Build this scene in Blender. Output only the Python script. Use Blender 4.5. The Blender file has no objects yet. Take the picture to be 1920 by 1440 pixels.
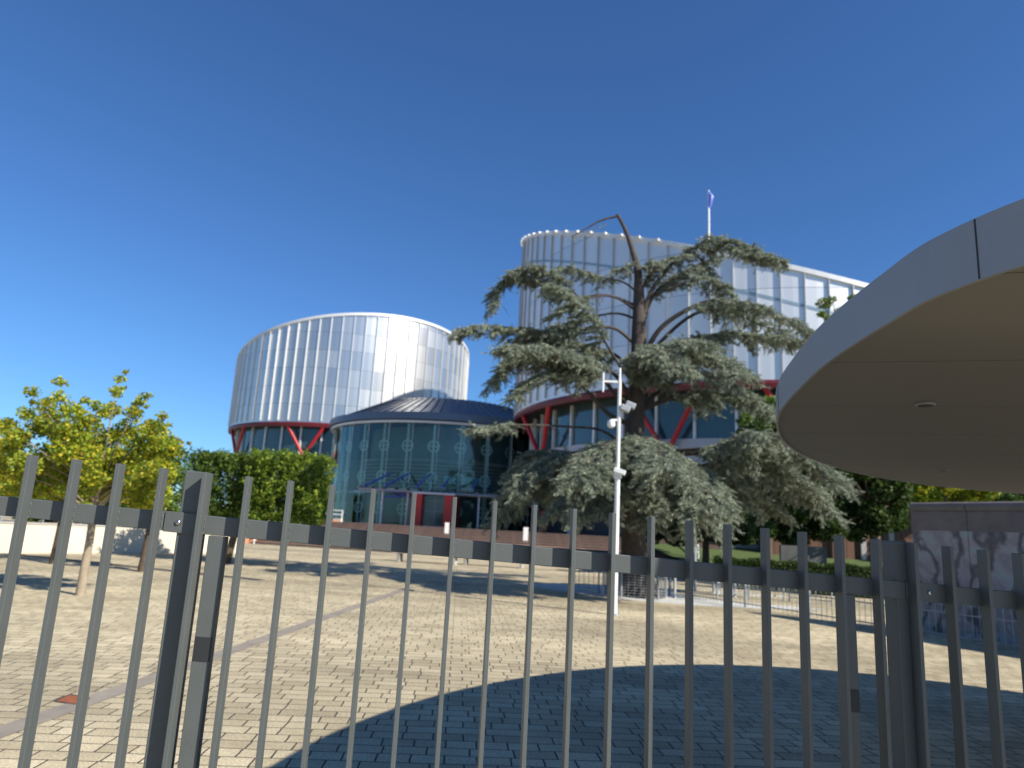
import bpy, math, random
import numpy as np
from mathutils import Vector
rnd = random.Random(7); rng = np.random.default_rng(7)
PI = math.pi; sin = math.sin; cos = math.cos
sc = bpy.context.scene
col = sc.collection

# ------------------------------------------------------------------ camera
EYE = 1.6
FPX, PW, PH = 1340., 1920., 1440.
R3 = np.array([[.99856288, .0535926, 0.], [-.01074243, .20015806, .97970473], [.05250492, -.97829678, .20044613]])
cam_d = bpy.data.cameras.new("camera"); cam = bpy.data.objects.new("camera", cam_d); col.objects.link(cam)
from mathutils import Matrix
cx = Vector(R3[:, 0]); cy = -Vector(R3[:, 1]); cz = -Vector(R3[:, 2])
cam.matrix_world = Matrix(((cx.x, cy.x, cz.x, 0), (cx.y, cy.y, cz.y, 0), (cx.z, cy.z, cz.z, EYE), (0, 0, 0, 1)))
cam_d.sensor_width = 36; cam_d.lens = 36 * FPX / PW
cam_d.clip_start = .05; cam_d.clip_end = 3000
cam_d.dof.use_dof = True; cam_d.dof.focus_distance = 2.3; cam_d.dof.aperture_fstop = 3.4
sc.camera = cam

# ------------------------------------------------------------------ light
AZ, EL = math.radians(124), math.radians(36.5)
sundir = Vector((sin(AZ) * cos(EL), cos(AZ) * cos(EL), sin(EL)))
w = bpy.data.worlds.new("World"); sc.world = w; w.use_nodes = True
nt = w.node_tree; nt.nodes.clear()
sky = nt.nodes.new('ShaderNodeTexSky'); sky.sky_type = 'NISHITA'; sky.sun_disc = False
sky.sun_elevation = EL; sky.sun_rotation = AZ; sky.air_density = 1.0; sky.dust_density = .25; sky.ozone_density = 4.0; sky.altitude = 150
bg = nt.nodes.new('ShaderNodeBackground'); bg.inputs[1].default_value = .10
wo = nt.nodes.new('ShaderNodeOutputWorld')
mlt = nt.nodes.new('ShaderNodeVectorMath'); mlt.operation = 'MULTIPLY'; mlt.inputs[1].default_value = (.43, .67, .93)
nt.links.new(sky.outputs[0], mlt.inputs[0]); nt.links.new(mlt.outputs[0], bg.inputs[0]); nt.links.new(bg.outputs[0], wo.inputs[0])
sl = bpy.data.lights.new("sun", 'SUN'); sl.energy = 5.0; sl.angle = math.radians(.5); sl.color = (1, .94, .84)
so = bpy.data.objects.new("sun", sl); col.objects.link(so); so.rotation_euler = sundir.to_track_quat('Z', 'Y').to_euler()
so.location = (20, -20, 40)
vs = sc.view_settings
sc.display_settings.display_device = 'sRGB'; vs.view_transform = 'Standard'; vs.look = 'None'; vs.exposure = 0.6; vs.gamma = 1
sc.cycles.max_bounces = 8; sc.cycles.transparent_max_bounces = 24; sc.cycles.diffuse_bounces = 4

# ------------------------------------------------------------------ geometry helpers
def ray(u, v):
    d = R3 @ np.array([u - PW / 2, v - PH / 2, FPX]); return d
def atY(u, v, Y):
    d = ray(u, v); return d / d[1] * Y + np.array([0, 0, EYE])
def atZ(u, v, z):
    d = ray(u, v); return d * (z - EYE) / d[2] + np.array([0, 0, EYE])

class MB:
    def __init__(s): s.v = []; s.f = []; s.m = []; s.mi = 0; s.uv = {}
    def add(s, vs, fs):
        b = len(s.v); s.v += [tuple(map(float, p)) for p in vs]
        for f in fs: s.f.append(tuple(b + i for i in f)); s.m.append(s.mi)
        return s
    def quad(s, a, b, c, d, uv=None):
        s.add([a, b, c, d], [(0, 1, 2, 3)])
        if uv: s.uv[len(s.f) - 1] = uv
        return s
    def box(s, c, size, rz=0, ax=None):
        hx, hy, hz = [q / 2 for q in size]; c = Vector(c)
        if ax is None:
            X = Vector((cos(rz), sin(rz), 0)); Y = Vector((-sin(rz), cos(rz), 0)); Z = Vector((0, 0, 1))
        else: X, Y, Z = ax
        P = [c + X * a * hx + Y * b * hy + Z * d * hz for d in (-1, 1) for b in (-1, 1) for a in (-1, 1)]
        return s.add(P, [(0, 2, 3, 1), (4, 5, 7, 6), (0, 1, 5, 4), (2, 6, 7, 3), (0, 4, 6, 2), (1, 3, 7, 5)])
    def bar(s, a, b, w, h):
        a = Vector(a); b = Vector(b); d = (b - a); L = d.length; d.normalize()
        up = Vector((0, 0, 1)) if abs(d.z) < .95 else Vector((0, 1, 0))
        sd = d.cross(up).normalized(); u2 = sd.cross(d).normalized()
        return s.box((a + b) / 2, (L, w, h), ax=(d, sd, u2))
    def tube(s, pts, rad, n=8, cap=True):
        pts = [Vector(p) for p in pts]; k = len(pts)
        if not hasattr(rad, '__len__'): rad = [rad] * k
        b = len(s.v); prev = None
        for i, p in enumerate(pts):
            t = (pts[min(i + 1, k - 1)] - pts[max(i - 1, 0)]).normalized()
            if prev is None:
                a = t.cross(Vector((0, 0, 1)) if abs(t.z) < .9 else Vector((0, 1, 0))).normalized()
            else: a = (prev - t * prev.dot(t)).normalized()
            prev = a; c = t.cross(a)
            for j in range(n):
                q = p + (a * cos(2 * PI * j / n) + c * sin(2 * PI * j / n)) * rad[i]; s.v.append(tuple(q))
        for i in range(k - 1):
            for j in range(n):
                s.f.append((b + i * n + j, b + i * n + (j + 1) % n, b + (i + 1) * n + (j + 1) % n, b + (i + 1) * n + j)); s.m.append(s.mi)
        if cap:
            s.f.append(tuple(b + j for j in range(n - 1, -1, -1))); s.m.append(s.mi)
            s.f.append(tuple(b + (k - 1) * n + j for j in range(n))); s.m.append(s.mi)
        return s
    def cyl(s, p, r, h, n=24, r2=None):
        p = Vector(p); return s.tube([p, p + Vector((0, 0, h))], [r, r if r2 is None else r2], n)
    def prism(s, poly, z0, z1):
        n = len(poly); b = len(s.v)
        s.v += [(float(x), float(y), float(z0)) for x, y in poly] + [(float(x), float(y), float(z1)) for x, y in poly]
        for i in range(n):
            j = (i + 1) % n; s.f.append((b + i, b + j, b + n + j, b + n + i)); s.m.append(s.mi)
        s.f.append(tuple(b + i for i in range(n - 1, -1, -1))); s.m.append(s.mi)
        s.f.append(tuple(b + n + i for i in range(n))); s.m.append(s.mi)
        return s
    def build(s, name, mats, parent=None, base=None, smooth=False, bevel=0):
        """mesh object; verts are given in world space and made relative to the thing's base"""
        if parent is not None: org = Vector(parent['_org'])
        else: org = Vector(base) if base is not None else Vector((0, 0, 0))
        me = bpy.data.meshes.new(name)
        me.from_pydata([(x - org.x, y - org.y, z - org.z) for x, y, z in s.v], [], s.f)
        if not isinstance(mats, (list, tuple)): mats = [mats]
        for m in mats: me.materials.append(m)
        me.polygons.foreach_set('material_index', s.m)
        if s.uv:
            ul = me.uv_layers.new(name='UVMap')
            for fi, uvs in s.uv.items():
                for k, li in enumerate(me.polygons[fi].loop_indices): ul.data[li].uv = uvs[k]
        if smooth:
            me.polygons.foreach_set('use_smooth', [True] * len(me.polygons))
            me.set_sharp_from_angle(angle=math.radians(40))
        me.update()
        o = bpy.data.objects.new(name, me); col.objects.link(o)
        if parent is not None: o.parent = parent
        else: o.location = org
        o['_org'] = tuple(org)
        if bevel:
            md = o.modifiers.new('bevel', 'BEVEL'); md.width = bevel; md.segments = 2; md.limit_method = 'ANGLE'; md.harden_normals = False
        return o

def tag(o, label=None, cat=None, group=None, kind=None):
    if label: o['label'] = label
    if cat: o['category'] = cat
    if group: o['group'] = group
    if kind: o['kind'] = kind
    return o
def thing(name, loc, label, cat, group=None):
    o = bpy.data.objects.new(name, None); col.objects.link(o); o.location = loc; o['_org'] = tuple(map(float, loc))
    o.empty_display_size = .3
    return tag(o, label, cat, group)
def copy_tree(o, parent=None):
    c = o.copy(); col.objects.link(c)
    if parent is not None: c.parent = parent
    for ch in [k for k in bpy.data.objects if k.parent == o and k != c]: copy_tree(ch, c)
    return c

# ------------------------------------------------------------------ materials
def mat(name, color=(.5, .5, .5), rough=.6, metal=0., spec=.5, noise=0, nscale=3., bump=0, bscale=40., coat=0):
    m = bpy.data.materials.new(name); m.use_nodes = True; n = m.node_tree; b = n.nodes['Principled BSDF']
    b.inputs['Base Color'].default_value = (*color, 1); b.inputs['Roughness'].default_value = rough
    b.inputs['Metallic'].default_value = metal; b.inputs['Specular IOR Level'].default_value = spec
    if coat: b.inputs['Coat Weight'].default_value = coat
    tc = n.nodes.new('ShaderNodeTexCoord')
    if noise:
        t = n.nodes.new('ShaderNodeTexNoise'); t.inputs['Scale'].default_value = nscale; t.inputs['Detail'].default_value = 8
        t.inputs['Roughness'].default_value = .65
        n.links.new(tc.outputs['Object'], t.inputs['Vector'])
        r = n.nodes.new('ShaderNodeMapRange'); r.inputs[1].default_value = .3; r.inputs[2].default_value = .7
        r.inputs[3].default_value = 1 - noise; r.inputs[4].default_value = 1 + noise
        n.links.new(t.outputs[0], r.inputs[0])
        x = n.nodes.new('ShaderNodeVectorMath'); x.operation = 'SCALE'; x.inputs[0].default_value = color
        n.links.new(r.outputs[0], x.inputs['Scale']); n.links.new(x.outputs[0], b.inputs['Base Color'])
        r2 = n.nodes.new('ShaderNodeMapRange'); r2.inputs[3].default_value = max(0, rough - .08); r2.inputs[4].default_value = min(1, rough + .1)
        n.links.new(t.outputs[0], r2.inputs[0]); n.links.new(r2.outputs[0], b.inputs['Roughness'])
    if bump:
        t = n.nodes.new('ShaderNodeTexNoise'); t.inputs['Scale'].default_value = bscale; t.inputs['Detail'].default_value = 5
        n.links.new(tc.outputs['Object'], t.inputs['Vector'])
        bp = n.nodes.new('ShaderNodeBump'); bp.inputs['Strength'].default_value = bump; bp.inputs['Distance'].default_value = .01
        n.links.new(t.outputs[0], bp.inputs['Height']); n.links.new(bp.outputs[0], b.inputs['Normal'])
    return m

def leaf_mat(name, trans=.35):
    m = bpy.data.materials.new(name); m.use_nodes = True; n = m.node_tree; n.nodes.clear()
    at = n.nodes.new('ShaderNodeAttribute'); at.attribute_name = 'tint'
    p = n.nodes.new('ShaderNodeBsdfPrincipled'); p.inputs['Roughness'].default_value = .55; p.inputs['Specular IOR Level'].default_value = .3
    t = n.nodes.new('ShaderNodeBsdfTranslucent'); mx = n.nodes.new('ShaderNodeMixShader'); mx.inputs[0].default_value = trans
    o = n.nodes.new('ShaderNodeOutputMaterial')
    n.links.new(at.outputs['Color'], p.inputs['Base Color']); n.links.new(at.outputs['Color'], t.inputs[0])
    n.links.new(p.outputs[0], mx.inputs[1]); n.links.new(t.outputs[0], mx.inputs[2]); n.links.new(mx.outputs[0], o.inputs[0])
    return m

def paver_mat():
    m = bpy.data.materials.new('concrete_pavers'); m.use_nodes = True; n = m.node_tree; b = n.nodes['Principled BSDF']
    L = n.links.new
    tc = n.nodes.new('ShaderNodeTexCoord'); mp = n.nodes.new('ShaderNodeMapping'); mp.inputs['Rotation'].default_value = (0, 0, math.radians(-3.5))
    L(tc.outputs['Object'], mp.inputs[0])
    # slight waviness of the rows
    wn = n.nodes.new('ShaderNodeTexNoise'); wn.inputs['Scale'].default_value = 2.5; L(mp.outputs[0], wn.inputs['Vector'])
    sb = n.nodes.new('ShaderNodeVectorMath'); sb.operation = 'SUBTRACT'; sb.inputs[1].default_value = (.5, .5, .5); L(wn.outputs['Color'], sb.inputs[0])
    sc_ = n.nodes.new('ShaderNodeVectorMath'); sc_.operation = 'SCALE'; sc_.inputs['Scale'].default_value = .03; L(sb.outputs[0], sc_.inputs[0])
    ad = n.nodes.new('ShaderNodeVectorMath'); L(mp.outputs[0], ad.inputs[0]); L(sc_.outputs[0], ad.inputs[1])
    br = n.nodes.new('ShaderNodeTexBrick'); br.inputs['Scale'].default_value = 1
    br.inputs['Brick Width'].default_value = .235; br.inputs['Row Height'].default_value = .185
    br.inputs['Mortar Size'].default_value = .0075; br.inputs['Mortar Smooth'].default_value = .35; br.inputs['Bias'].default_value = 0
    br.offset = .42; br.squash = 1.35; br.squash_frequency = 3
    br.inputs['Color1'].default_value = (0, 0, 0, 1); br.inputs['Color2'].default_value = (1, 1, 1, 1); br.inputs['Mortar'].default_value = (.5, .5, .5, 1)
    L(ad.outputs[0], br.inputs['Vector'])
    cr = n.nodes.new('ShaderNodeValToRGB'); e = cr.color_ramp.elements
    e[0].position = 0; e[0].color = (.48, .40, .255, 1); e[1].position = 1; e[1].color = (.64, .545, .36, 1)
    k = e.new(.5); k.color = (.57, .485, .315, 1)
    L(br.outputs['Color'], cr.inputs[0])
    # speckle and dirt
    sp = n.nodes.new('ShaderNodeTexNoise'); sp.inputs['Scale'].default_value = 55; sp.inputs['Detail'].default_value = 6; L(tc.outputs['Object'], sp.inputs['Vector'])
    s1 = n.nodes.new('ShaderNodeMapRange'); s1.inputs[1].default_value = .35; s1.inputs[2].default_value = .65; s1.inputs[3].default_value = .72; s1.inputs[4].default_value = 1.18; L(sp.outputs[0], s1.inputs[0])
    dn = n.nodes.new('ShaderNodeTexNoise'); dn.inputs['Scale'].default_value = .55; dn.inputs['Detail'].default_value = 9; dn.inputs['Roughness'].default_value = .7; L(tc.outputs['Object'], dn.inputs['Vector'])
    s2 = n.nodes.new('ShaderNodeMapRange'); s2.inputs[1].default_value = .32; s2.inputs[2].default_value = .62; s2.inputs[3].default_value = .74; s2.inputs[4].default_value = 1.04; L(dn.outputs[0], s2.inputs[0])
    mu0 = n.nodes.new('ShaderNodeMath'); mu0.operation = 'MULTIPLY'; L(s1.outputs[0], mu0.inputs[0]); L(s2.outputs[0], mu0.inputs[1])
    gm = n.nodes.new('ShaderNodeMapping'); gm.inputs['Scale'].default_value = (.10, .26, .2); gm.inputs['Rotation'].default_value = (0, 0, .25); L(tc.outputs['Object'], gm.inputs[0])
    gn = n.nodes.new('ShaderNodeTexNoise'); gn.inputs['Scale'].default_value = 1.0; gn.inputs['Detail'].default_value = 7; gn.inputs['Roughness'].default_value = .62; L(gm.outputs[0], gn.inputs['Vector'])
    s3 = n.nodes.new('ShaderNodeMapRange'); s3.inputs[1].default_value = .40; s3.inputs[2].default_value = .56; s3.inputs[3].default_value = .70; s3.inputs[4].default_value = 1.04; L(gn.outputs[0], s3.inputs[0])
    mu = n.nodes.new('ShaderNodeMath'); mu.operation = 'MULTIPLY'; L(mu0.outputs[0], mu.inputs[0]); L(s3.outputs[0], mu.inputs[1])
    v1 = n.nodes.new('ShaderNodeVectorMath'); v1.operation = 'SCALE'; L(cr.outputs[0], v1.inputs[0]); L(mu.outputs[0], v1.inputs['Scale'])
    mx = n.nodes.new('ShaderNodeMix'); mx.data_type = 'RGBA'; L(br.outputs['Fac'], mx.inputs[0]); L(v1.outputs[0], mx.inputs[6]); mx.inputs[7].default_value = (.045, .04, .032, 1)
    L(mx.outputs[2], b.inputs['Base Color']); b.inputs['Roughness'].default_value = .85; b.inputs['Specular IOR Level'].default_value = .3
    iv = n.nodes.new('ShaderNodeMath'); iv.operation = 'SUBTRACT'; iv.inputs[0].default_value = 1; L(br.outputs['Fac'], iv.inputs[1])
    hs = n.nodes.new('ShaderNodeMath'); hs.operation = 'MULTIPLY_ADD'; hs.inputs[1].default_value = .18; L(sp.outputs[0], hs.inputs[0]); L(iv.outputs[0], hs.inputs[2])
    bp = n.nodes.new('ShaderNodeBump'); bp.inputs['Strength'].default_value = .8; bp.inputs['Distance'].default_value = .008; L(hs.outputs[0], bp.inputs['Height']); L(bp.outputs[0], b.inputs['Normal'])
    return m

def cladding_mat(name, base, pw, ph, rough=.36, metal=.92):
    """brushed metal panels; UV = metres round / up the wall"""
    m = bpy.data.materials.new(name); m.use_nodes = True; n = m.node_tree; b = n.nodes['Principled BSDF']; L = n.links.new
    uv = n.nodes.new('ShaderNodeUVMap'); uv.uv_map = 'UVMap'; sx = n.nodes.new('ShaderNodeSeparateXYZ'); L(uv.outputs[0], sx.inputs[0])
    def cellf(out, size):
        d = n.nodes.new('ShaderNodeMath'); d.operation = 'DIVIDE'; d.inputs[1].default_value = size; L(out, d.inputs[0])
        f = n.nodes.new('ShaderNodeMath'); f.operation = 'FLOOR'; L(d.outputs[0], f.inputs[0])
        g = n.nodes.new('ShaderNodeMath'); g.operation = 'FRACT'; L(d.outputs[0], g.inputs[0])
        return f.outputs[0], g.outputs[0]
    fx, gx = cellf(sx.outputs[0], pw); fy, gy = cellf(sx.outputs[1], ph)
    cb = n.nodes.new('ShaderNodeCombineXYZ'); L(fx, cb.inputs[0]); L(fy, cb.inputs[1])
    wn = n.nodes.new('ShaderNodeTexWhiteNoise'); wn.noise_dimensions = '2D'; L(cb.outputs[0], wn.inputs['Vector'])
    j = n.nodes.new('ShaderNodeMath'); j.operation = 'LESS_THAN'; j.inputs[1].default_value = .035 / ph; L(gy, j.inputs[0])
    mr = n.nodes.new('ShaderNodeMapRange'); mr.inputs[3].default_value = .93; mr.inputs[4].default_value = 1.05; L(wn.outputs['Value'], mr.inputs[0])
    v = n.nodes.new('ShaderNodeVectorMath'); v.operation = 'SCALE'; v.inputs[0].default_value = base; L(mr.outputs[0], v.inputs['Scale'])
    mx = n.nodes.new('ShaderNodeMix'); mx.data_type = 'RGBA'; L(j.outputs[0], mx.inputs[0]); L(v.outputs[0], mx.inputs[6]); mx.inputs[7].default_value = (.22, .23, .24, 1)
    L(mx.outputs[2], b.inputs['Base Color']); b.inputs['Metallic'].default_value = metal
    r = n.nodes.new('ShaderNodeMapRange'); r.inputs[3].default_value = rough - .03; r.inputs[4].default_value = rough + .05; L(wn.outputs['Value'], r.inputs[0]); L(r.outputs[0], b.inputs['Roughness'])
    return m

def glass_mat(name, tint, fac=.6):
    m = bpy.data.materials.new(name); m.use_nodes = True; n = m.node_tree; n.nodes.clear(); L = n.links.new
    t = n.nodes.new('ShaderNodeBsdfTransparent'); t.inputs[0].default_value = (*tint, 1)
    g = n.nodes.new('ShaderNodeBsdfGlossy'); g.inputs['Roughness'].default_value = .04; g.inputs[0].default_value = (.8, .95, .92, 1)
    f = n.nodes.new('ShaderNodeFresnel'); f.inputs[0].default_value = 1.75
    mx = n.nodes.new('ShaderNodeMixShader'); o = n.nodes.new('ShaderNodeOutputMaterial')
    L(f.outputs[0], mx.inputs[0]); L(t.outputs[0], mx.inputs[1]); L(g.outputs[0], mx.inputs[2]); L(mx.outputs[0], o.inputs[0])
    return m

def lines_mat(name, c1, c2, axis, period, width, rough=.6, metal=0, rot=0, offset=0, noise=.08):
    """plain surface with thin regular joints along an object axis (real seams of the sheet)"""
    m = mat(name, c1, rough, metal); n = m.node_tree; b = n.nodes['Principled BSDF']; L = n.links.new
    tc = n.nodes.new('ShaderNodeTexCoord'); mp = n.nodes.new('ShaderNodeMapping'); mp.inputs['Rotation'].default_value = (0, 0, rot); L(tc.outputs['Object'], mp.inputs[0])
    s = n.nodes.new('ShaderNodeSeparateXYZ'); L(mp.outputs[0], s.inputs[0])
    a = n.nodes.new('ShaderNodeMath'); a.operation = 'ADD'; a.inputs[1].default_value = offset + 100 * period; L(s.outputs[axis], a.inputs[0])
    d = n.nodes.new('ShaderNodeMath'); d.operation = 'DIVIDE'; d.inputs[1].default_value = period; L(a.outputs[0], d.inputs[0])
    g = n.nodes.new('ShaderNodeMath'); g.operation = 'FRACT'; L(d.outputs[0], g.inputs[0])
    fl = n.nodes.new('ShaderNodeMath'); fl.operation = 'FLOOR'; L(d.outputs[0], fl.inputs[0])
    wn = n.nodes.new('ShaderNodeTexWhiteNoise'); wn.noise_dimensions = '1D'; L(fl.outputs[0], wn.inputs['W'])
    mr = n.nodes.new('ShaderNodeMapRange'); mr.inputs[3].default_value = 1 - noise; mr.inputs[4].default_value = 1 + noise; L(wn.outputs['Value'], mr.inputs[0])
    v = n.nodes.new('ShaderNodeVectorMath'); v.operation = 'SCALE'; v.inputs[0].default_value = c1; L(mr.outputs[0], v.inputs['Scale'])
    j = n.nodes.new('ShaderNodeMath'); j.operation = 'LESS_THAN'; j.inputs[1].default_value = width / period; L(g.outputs[0], j.inputs[0])
    mx = n.nodes.new('ShaderNodeMix'); mx.data_type = 'RGBA'; L(j.outputs[0], mx.inputs[0]); L(v.outputs[0], mx.inputs[6]); mx.inputs[7].default_value = (*c2, 1)
    L(mx.outputs[2], b.inputs['Base Color']); return m

M = dict(
    pavers=paver_mat(),
    fence=mat('grey_green_powder_coat', (.092, .102, .099), .45, 0, .35, noise=.06, nscale=9, bump=.12, bscale=260),
    steel=mat('stainless', (.6, .6, .58), .25, 1),
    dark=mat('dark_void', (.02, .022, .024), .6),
    soffit=lines_mat('soffit_sheet', (.185, .178, .165), (.05, .048, .045), 1, .97, .008, .7, 0, rot=math.radians(16.5), offset=-.05, noise=.03),
    fascia=mat('fascia_sheet', (.27, .28, .29), .5, .2, .5, noise=.05, nscale=2),
    cladL=cladding_mat('brushed_cladding_small', (.63, .63, .615), 2 * PI * 13.9 * 1.07 / 72, 2.1),
    cladR=cladding_mat('brushed_cladding_large', (.77, .77, .75), 2 * PI * 22.9 * .93 / 96, 2.9, rough=.47, metal=.72),
    fin_grey=mat('grey_metal_fin', (.44, .45, .46), .45, .3),
    fin=mat('light_metal_fin', (.72, .72, .70), .45, .3),
    white=mat('white_paint', (.72, .72, .69), .5, noise=.05, nscale=3),
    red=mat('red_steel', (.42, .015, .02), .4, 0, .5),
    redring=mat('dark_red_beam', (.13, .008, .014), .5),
    redpanel=mat('red_panel', (.66, .045, .03), .5),
    band_glass=mat('dark_teal_glass', (.03, .07, .08), .08, 0, .8),
    spandrel=mat('grey_spandrel', (.42, .43, .45), .5, .2, noise=.04),
    roofm=lines_mat('zinc_roof', (.13, .16, .20), (.04, .05, .06), 0, .62, .05, .5, .5),
    mullion=mat('pale_green_steel', (.78, .88, .84), .5),
    hall_glass=glass_mat('hall_glass', (.76, .92, .90)),
    inner=mat('hall_interior', (.14, .185, .185), .8, noise=.3, nscale=.4),
    louvre=lines_mat('louvre', (.22, .24, .23), (.03, .035, .035), 2, .34, .16, .6),
    teal=mat('teal_glass_band', (.12, .42, .42), .3),
    concrete=mat('concrete', (.36, .34, .31), .85, noise=.14, nscale=1.2, bump=.3, bscale=30),
    cream=mat('cream_wall', (.62, .56, .44), .8, noise=.08, nscale=.9),
    brick=lines_mat('shaded_brick_riser', (.12, .085, .07), (.15, .10, .08), 0, .25, .02, .85, noise=.15),
    bark=mat('cedar_bark', (.068, .054, .045), .95, noise=.4, nscale=7, bump=1.0, bscale=18),
    barky=mat('pale_bark', (.30, .24, .17), .9, noise=.25, nscale=9, bump=.5, bscale=30),
    barkd=mat('dark_bark', (.09, .065, .045), .95, noise=.35, nscale=9, bump=.8, bscale=25),
    blue=mat('blue_steel', (.12, .16, .55), .4),
    needles=leaf_mat('cedar_needles', .3), leaves=leaf_mat('broad_leaves', .42),
    grass=mat('grass', (.065, .10, .018), .95, noise=.4, nscale=6),
    gravel=mat('pale_gravel', (.50, .50, .47), .9, noise=.2, nscale=4),
    galv=mat('galvanised', (.34, .36, .37), .6, .4, noise=.1, nscale=6),
    brownwood=lines_mat('brown_boards', (.14, .065, .04), (.05, .03, .02), 0, .5, .06, .8),
    rust=mat('rusty_cover', (.28, .085, .03), .8, noise=.3, nscale=14, bump=.5, bscale=60),
    darkstrip=mat('dark_mottled', (.055, .052, .048), .9, noise=.35, nscale=5),
    greystrip=mat('grey_concrete_strip', (.26, .225, .18), .9, noise=.2, nscale=3),
    redbox=mat('red_enamel', (.6, .03, .03), .4),
)

# ------------------------------------------------------------------ ground
MB().quad((-900, -500, 0), (900, -500, 0), (900, 1500, 0), (-900, 1500, 0)).build('ground', M['pavers'])['kind'] = 'structure'
def strip(name, a, b, w, m, z=.004):
    a = Vector((*a, z)); b = Vector((*b, z)); d = (b - a).normalized(); s = Vector((-d.y, d.x, 0)) * w / 2
    o = MB().quad(a - s, b - s, b + s, a + s).build(name, m); o['kind'] = 'structure'; return o
strip('paving_strip', (-4.05, -1), (-2.35, 19.6), .22, M['greystrip'])
strip('dark_ground_strip', (-17.2, 24.6), (-6.2, 19.2), .42, M['darkstrip'])  # just a flat dark strip lying across the paving
# pale gravel patch round the big tree, outlined by hand
gp = [(.6, 22.6), (1.3, 21.2), (2.3, 20.0), (3.2, 19.2), (4.3, 18.75), (5.4, 18.6), (6.6, 18.7), (7.9, 19.1), (8.6, 19.4), (7.6, 19.9), (6.3, 20.2), (5.4, 21.4), (5.3, 22.6), (4.4, 23.6), (3.0, 24.0), (1.6, 23.7)]
b_ = MB(); b_.add([(x, y, .005) for x, y in gp], [tuple(range(len(gp)))])
b_.build('gravel_bed', M['gravel'])['kind'] = 'structure'
# raised lawn on the right
MB().prism([(8.6, 27), (24, 20), (40, 34), (34, 62), (9.5, 62), (7.2, 40), (7.6, 30)], 0, .55).build('lawn', M['grass'])['kind'] = 'structure'
MB().add([(9, 36, .55), (22, 33, .55), (24, 46, 1.35), (8, 44, 1.3), (24, 60, 1.45), (8, 60, 1.45)], [(0, 1, 2, 3), (3, 2, 4, 5)]).build('grass_bank', M['grass'])['kind'] = 'structure'

# rusty tile
rc = Vector((-3.57, 6.5, 0)); cov = thing('drain_cover', rc, 'small rusty square cover set in the paving at the lower left', 'drain cover')
cq = [Vector(p) for p in ((-3.67, 6.43, 0), (-3.46, 6.36, 0), (-3.47, 6.56, 0), (-3.68, 6.65, 0))]
b_ = MB(); b_.prism([(p.x, p.y) for p in cq], 0, .006); b_.build('plate', M['rust'], cov)
fb = MB()
for k in range(4):
    a_, c_ = cq[k], cq[(k + 1) % 4]; o_ = ((a_ + c_) / 2 - sum(cq, Vector()) / 4).normalized() * .009; fb.bar(a_ + o_ + Vector((0, 0, .004)), c_ + o_ + Vector((0, 0, .004)), .014, .008)
fb.build('frame', M['darkstrip'], cov)

# ------------------------------------------------------------------ terrace, steps
ty = math.radians(-14.5); tx = Vector((cos(ty), sin(ty), 0)); tn = Vector((-sin(ty), cos(ty), 0)); t0 = Vector((-4, 41.3, 0))
def T(a, b, z): p = t0 + tx * a + tn * b; return Vector((p.x, p.y, z))
b_ = MB(); N = 10
for i in range(N):
    z1 = 1.55 * (i + 1) / N; f = i * .62 + (1.2 if i > 4 else 0)
    A = T(-11.5, f, 0); B = T(16, f, 0); C = T(16, 60, 0); D = T(-11.5, 60, 0)
    b_.prism([(A.x, A.y), (B.x, B.y), (C.x, C.y), (D.x, D.y)], 1.55 * i / N + (0 if i == 0 else .001), z1); b_.m[-1] = 1
b_.build('terrace_steps', [M['brick'], mat('sunlit_brick_tread', (.40, .25, .17), .85, noise=.2, nscale=.8)])['kind'] = 'structure'  # treads paler, risers darker: sun and shade put into the brick colours
b_ = MB(); P_ = [T(-34, 12, 0), T(-11.6, 12, 0), T(-11.6, 60, 0), T(-34, 60, 0)]
b_.prism([(p.x, p.y) for p in P_], 0, 1.5); P_ = [T(16.1, 7.6, 0), T(24, 9, 0), T(24, 60, 0), T(16.1, 60, 0)]
b_.prism([(p.x, p.y) for p in P_], 0, 1.54)
b_.build('terrace', M['concrete'])['kind'] = 'structure'

# ------------------------------------------------------------------ fence
SP = .1205 * .93; mdir = Vector((1, .094, 0)).normalized(); fn = Vector((mdir.y, -mdir.x, 0)); F0 = Vector((0, 2.2 * .93, 0))   # fn points to the camera side
def FP(s, d, z): p = F0 + mdir * s + fn * d; return Vector((p.x, p.y, z))
i0 = -1.354 * .93 * math.hypot(1, .094)
SL = -.0412
def ftop(s): return 1.728 + SL * (s - i0)
fence = thing('metal_fence', FP(0, 0, 0), 'dark grey metal picket fence running across the foreground', 'fence')
def fbox(b, s0, s1, d0, d1, z0, z1, slope=True):
    """box along the fence, sheared with its fall"""
    P = []
    for zz in (z0, z1):
        for d in (d0, d1):
            for s in (s0, s1): P.append(FP(s, d, zz + (SL * (s - i0) if slope else 0)))
    b.add(P, [(0, 1, 3, 2), (4, 6, 7, 5), (0, 4, 5, 1), (2, 3, 7, 6), (0, 2, 6, 4), (1, 5, 7, 3)])
RT = 1.6149; RB = RT - .0500
sA, sB = i0 + 3 * SP + .012, i0 + 22 * SP - .012
panels = [(-2.9, sA - .001), (sA + .001, sB - .001), (sB + .001, 4.4)]
for a, b in panels:
    q = MB(); fbox(q, a, b, -.032, 0, RB, RT); q.build('rail', M['fence'], fence, bevel=.002)
    q = MB(); fbox(q, a, b, -.032, 0, .17, .224); q.build('rail', M['fence'], fence, bevel=.002)
q = MB(); p0 = FP(0, 0, 0)
q.box(FP(0, .0196, (1.728 + .08) / 2), (.0116, .039, 1.728 - .08), math.atan2(mdir.y, mdir.x))
pk = q.build('picket', M['fence'], fence, bevel=.0012)
wq = MB()
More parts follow.
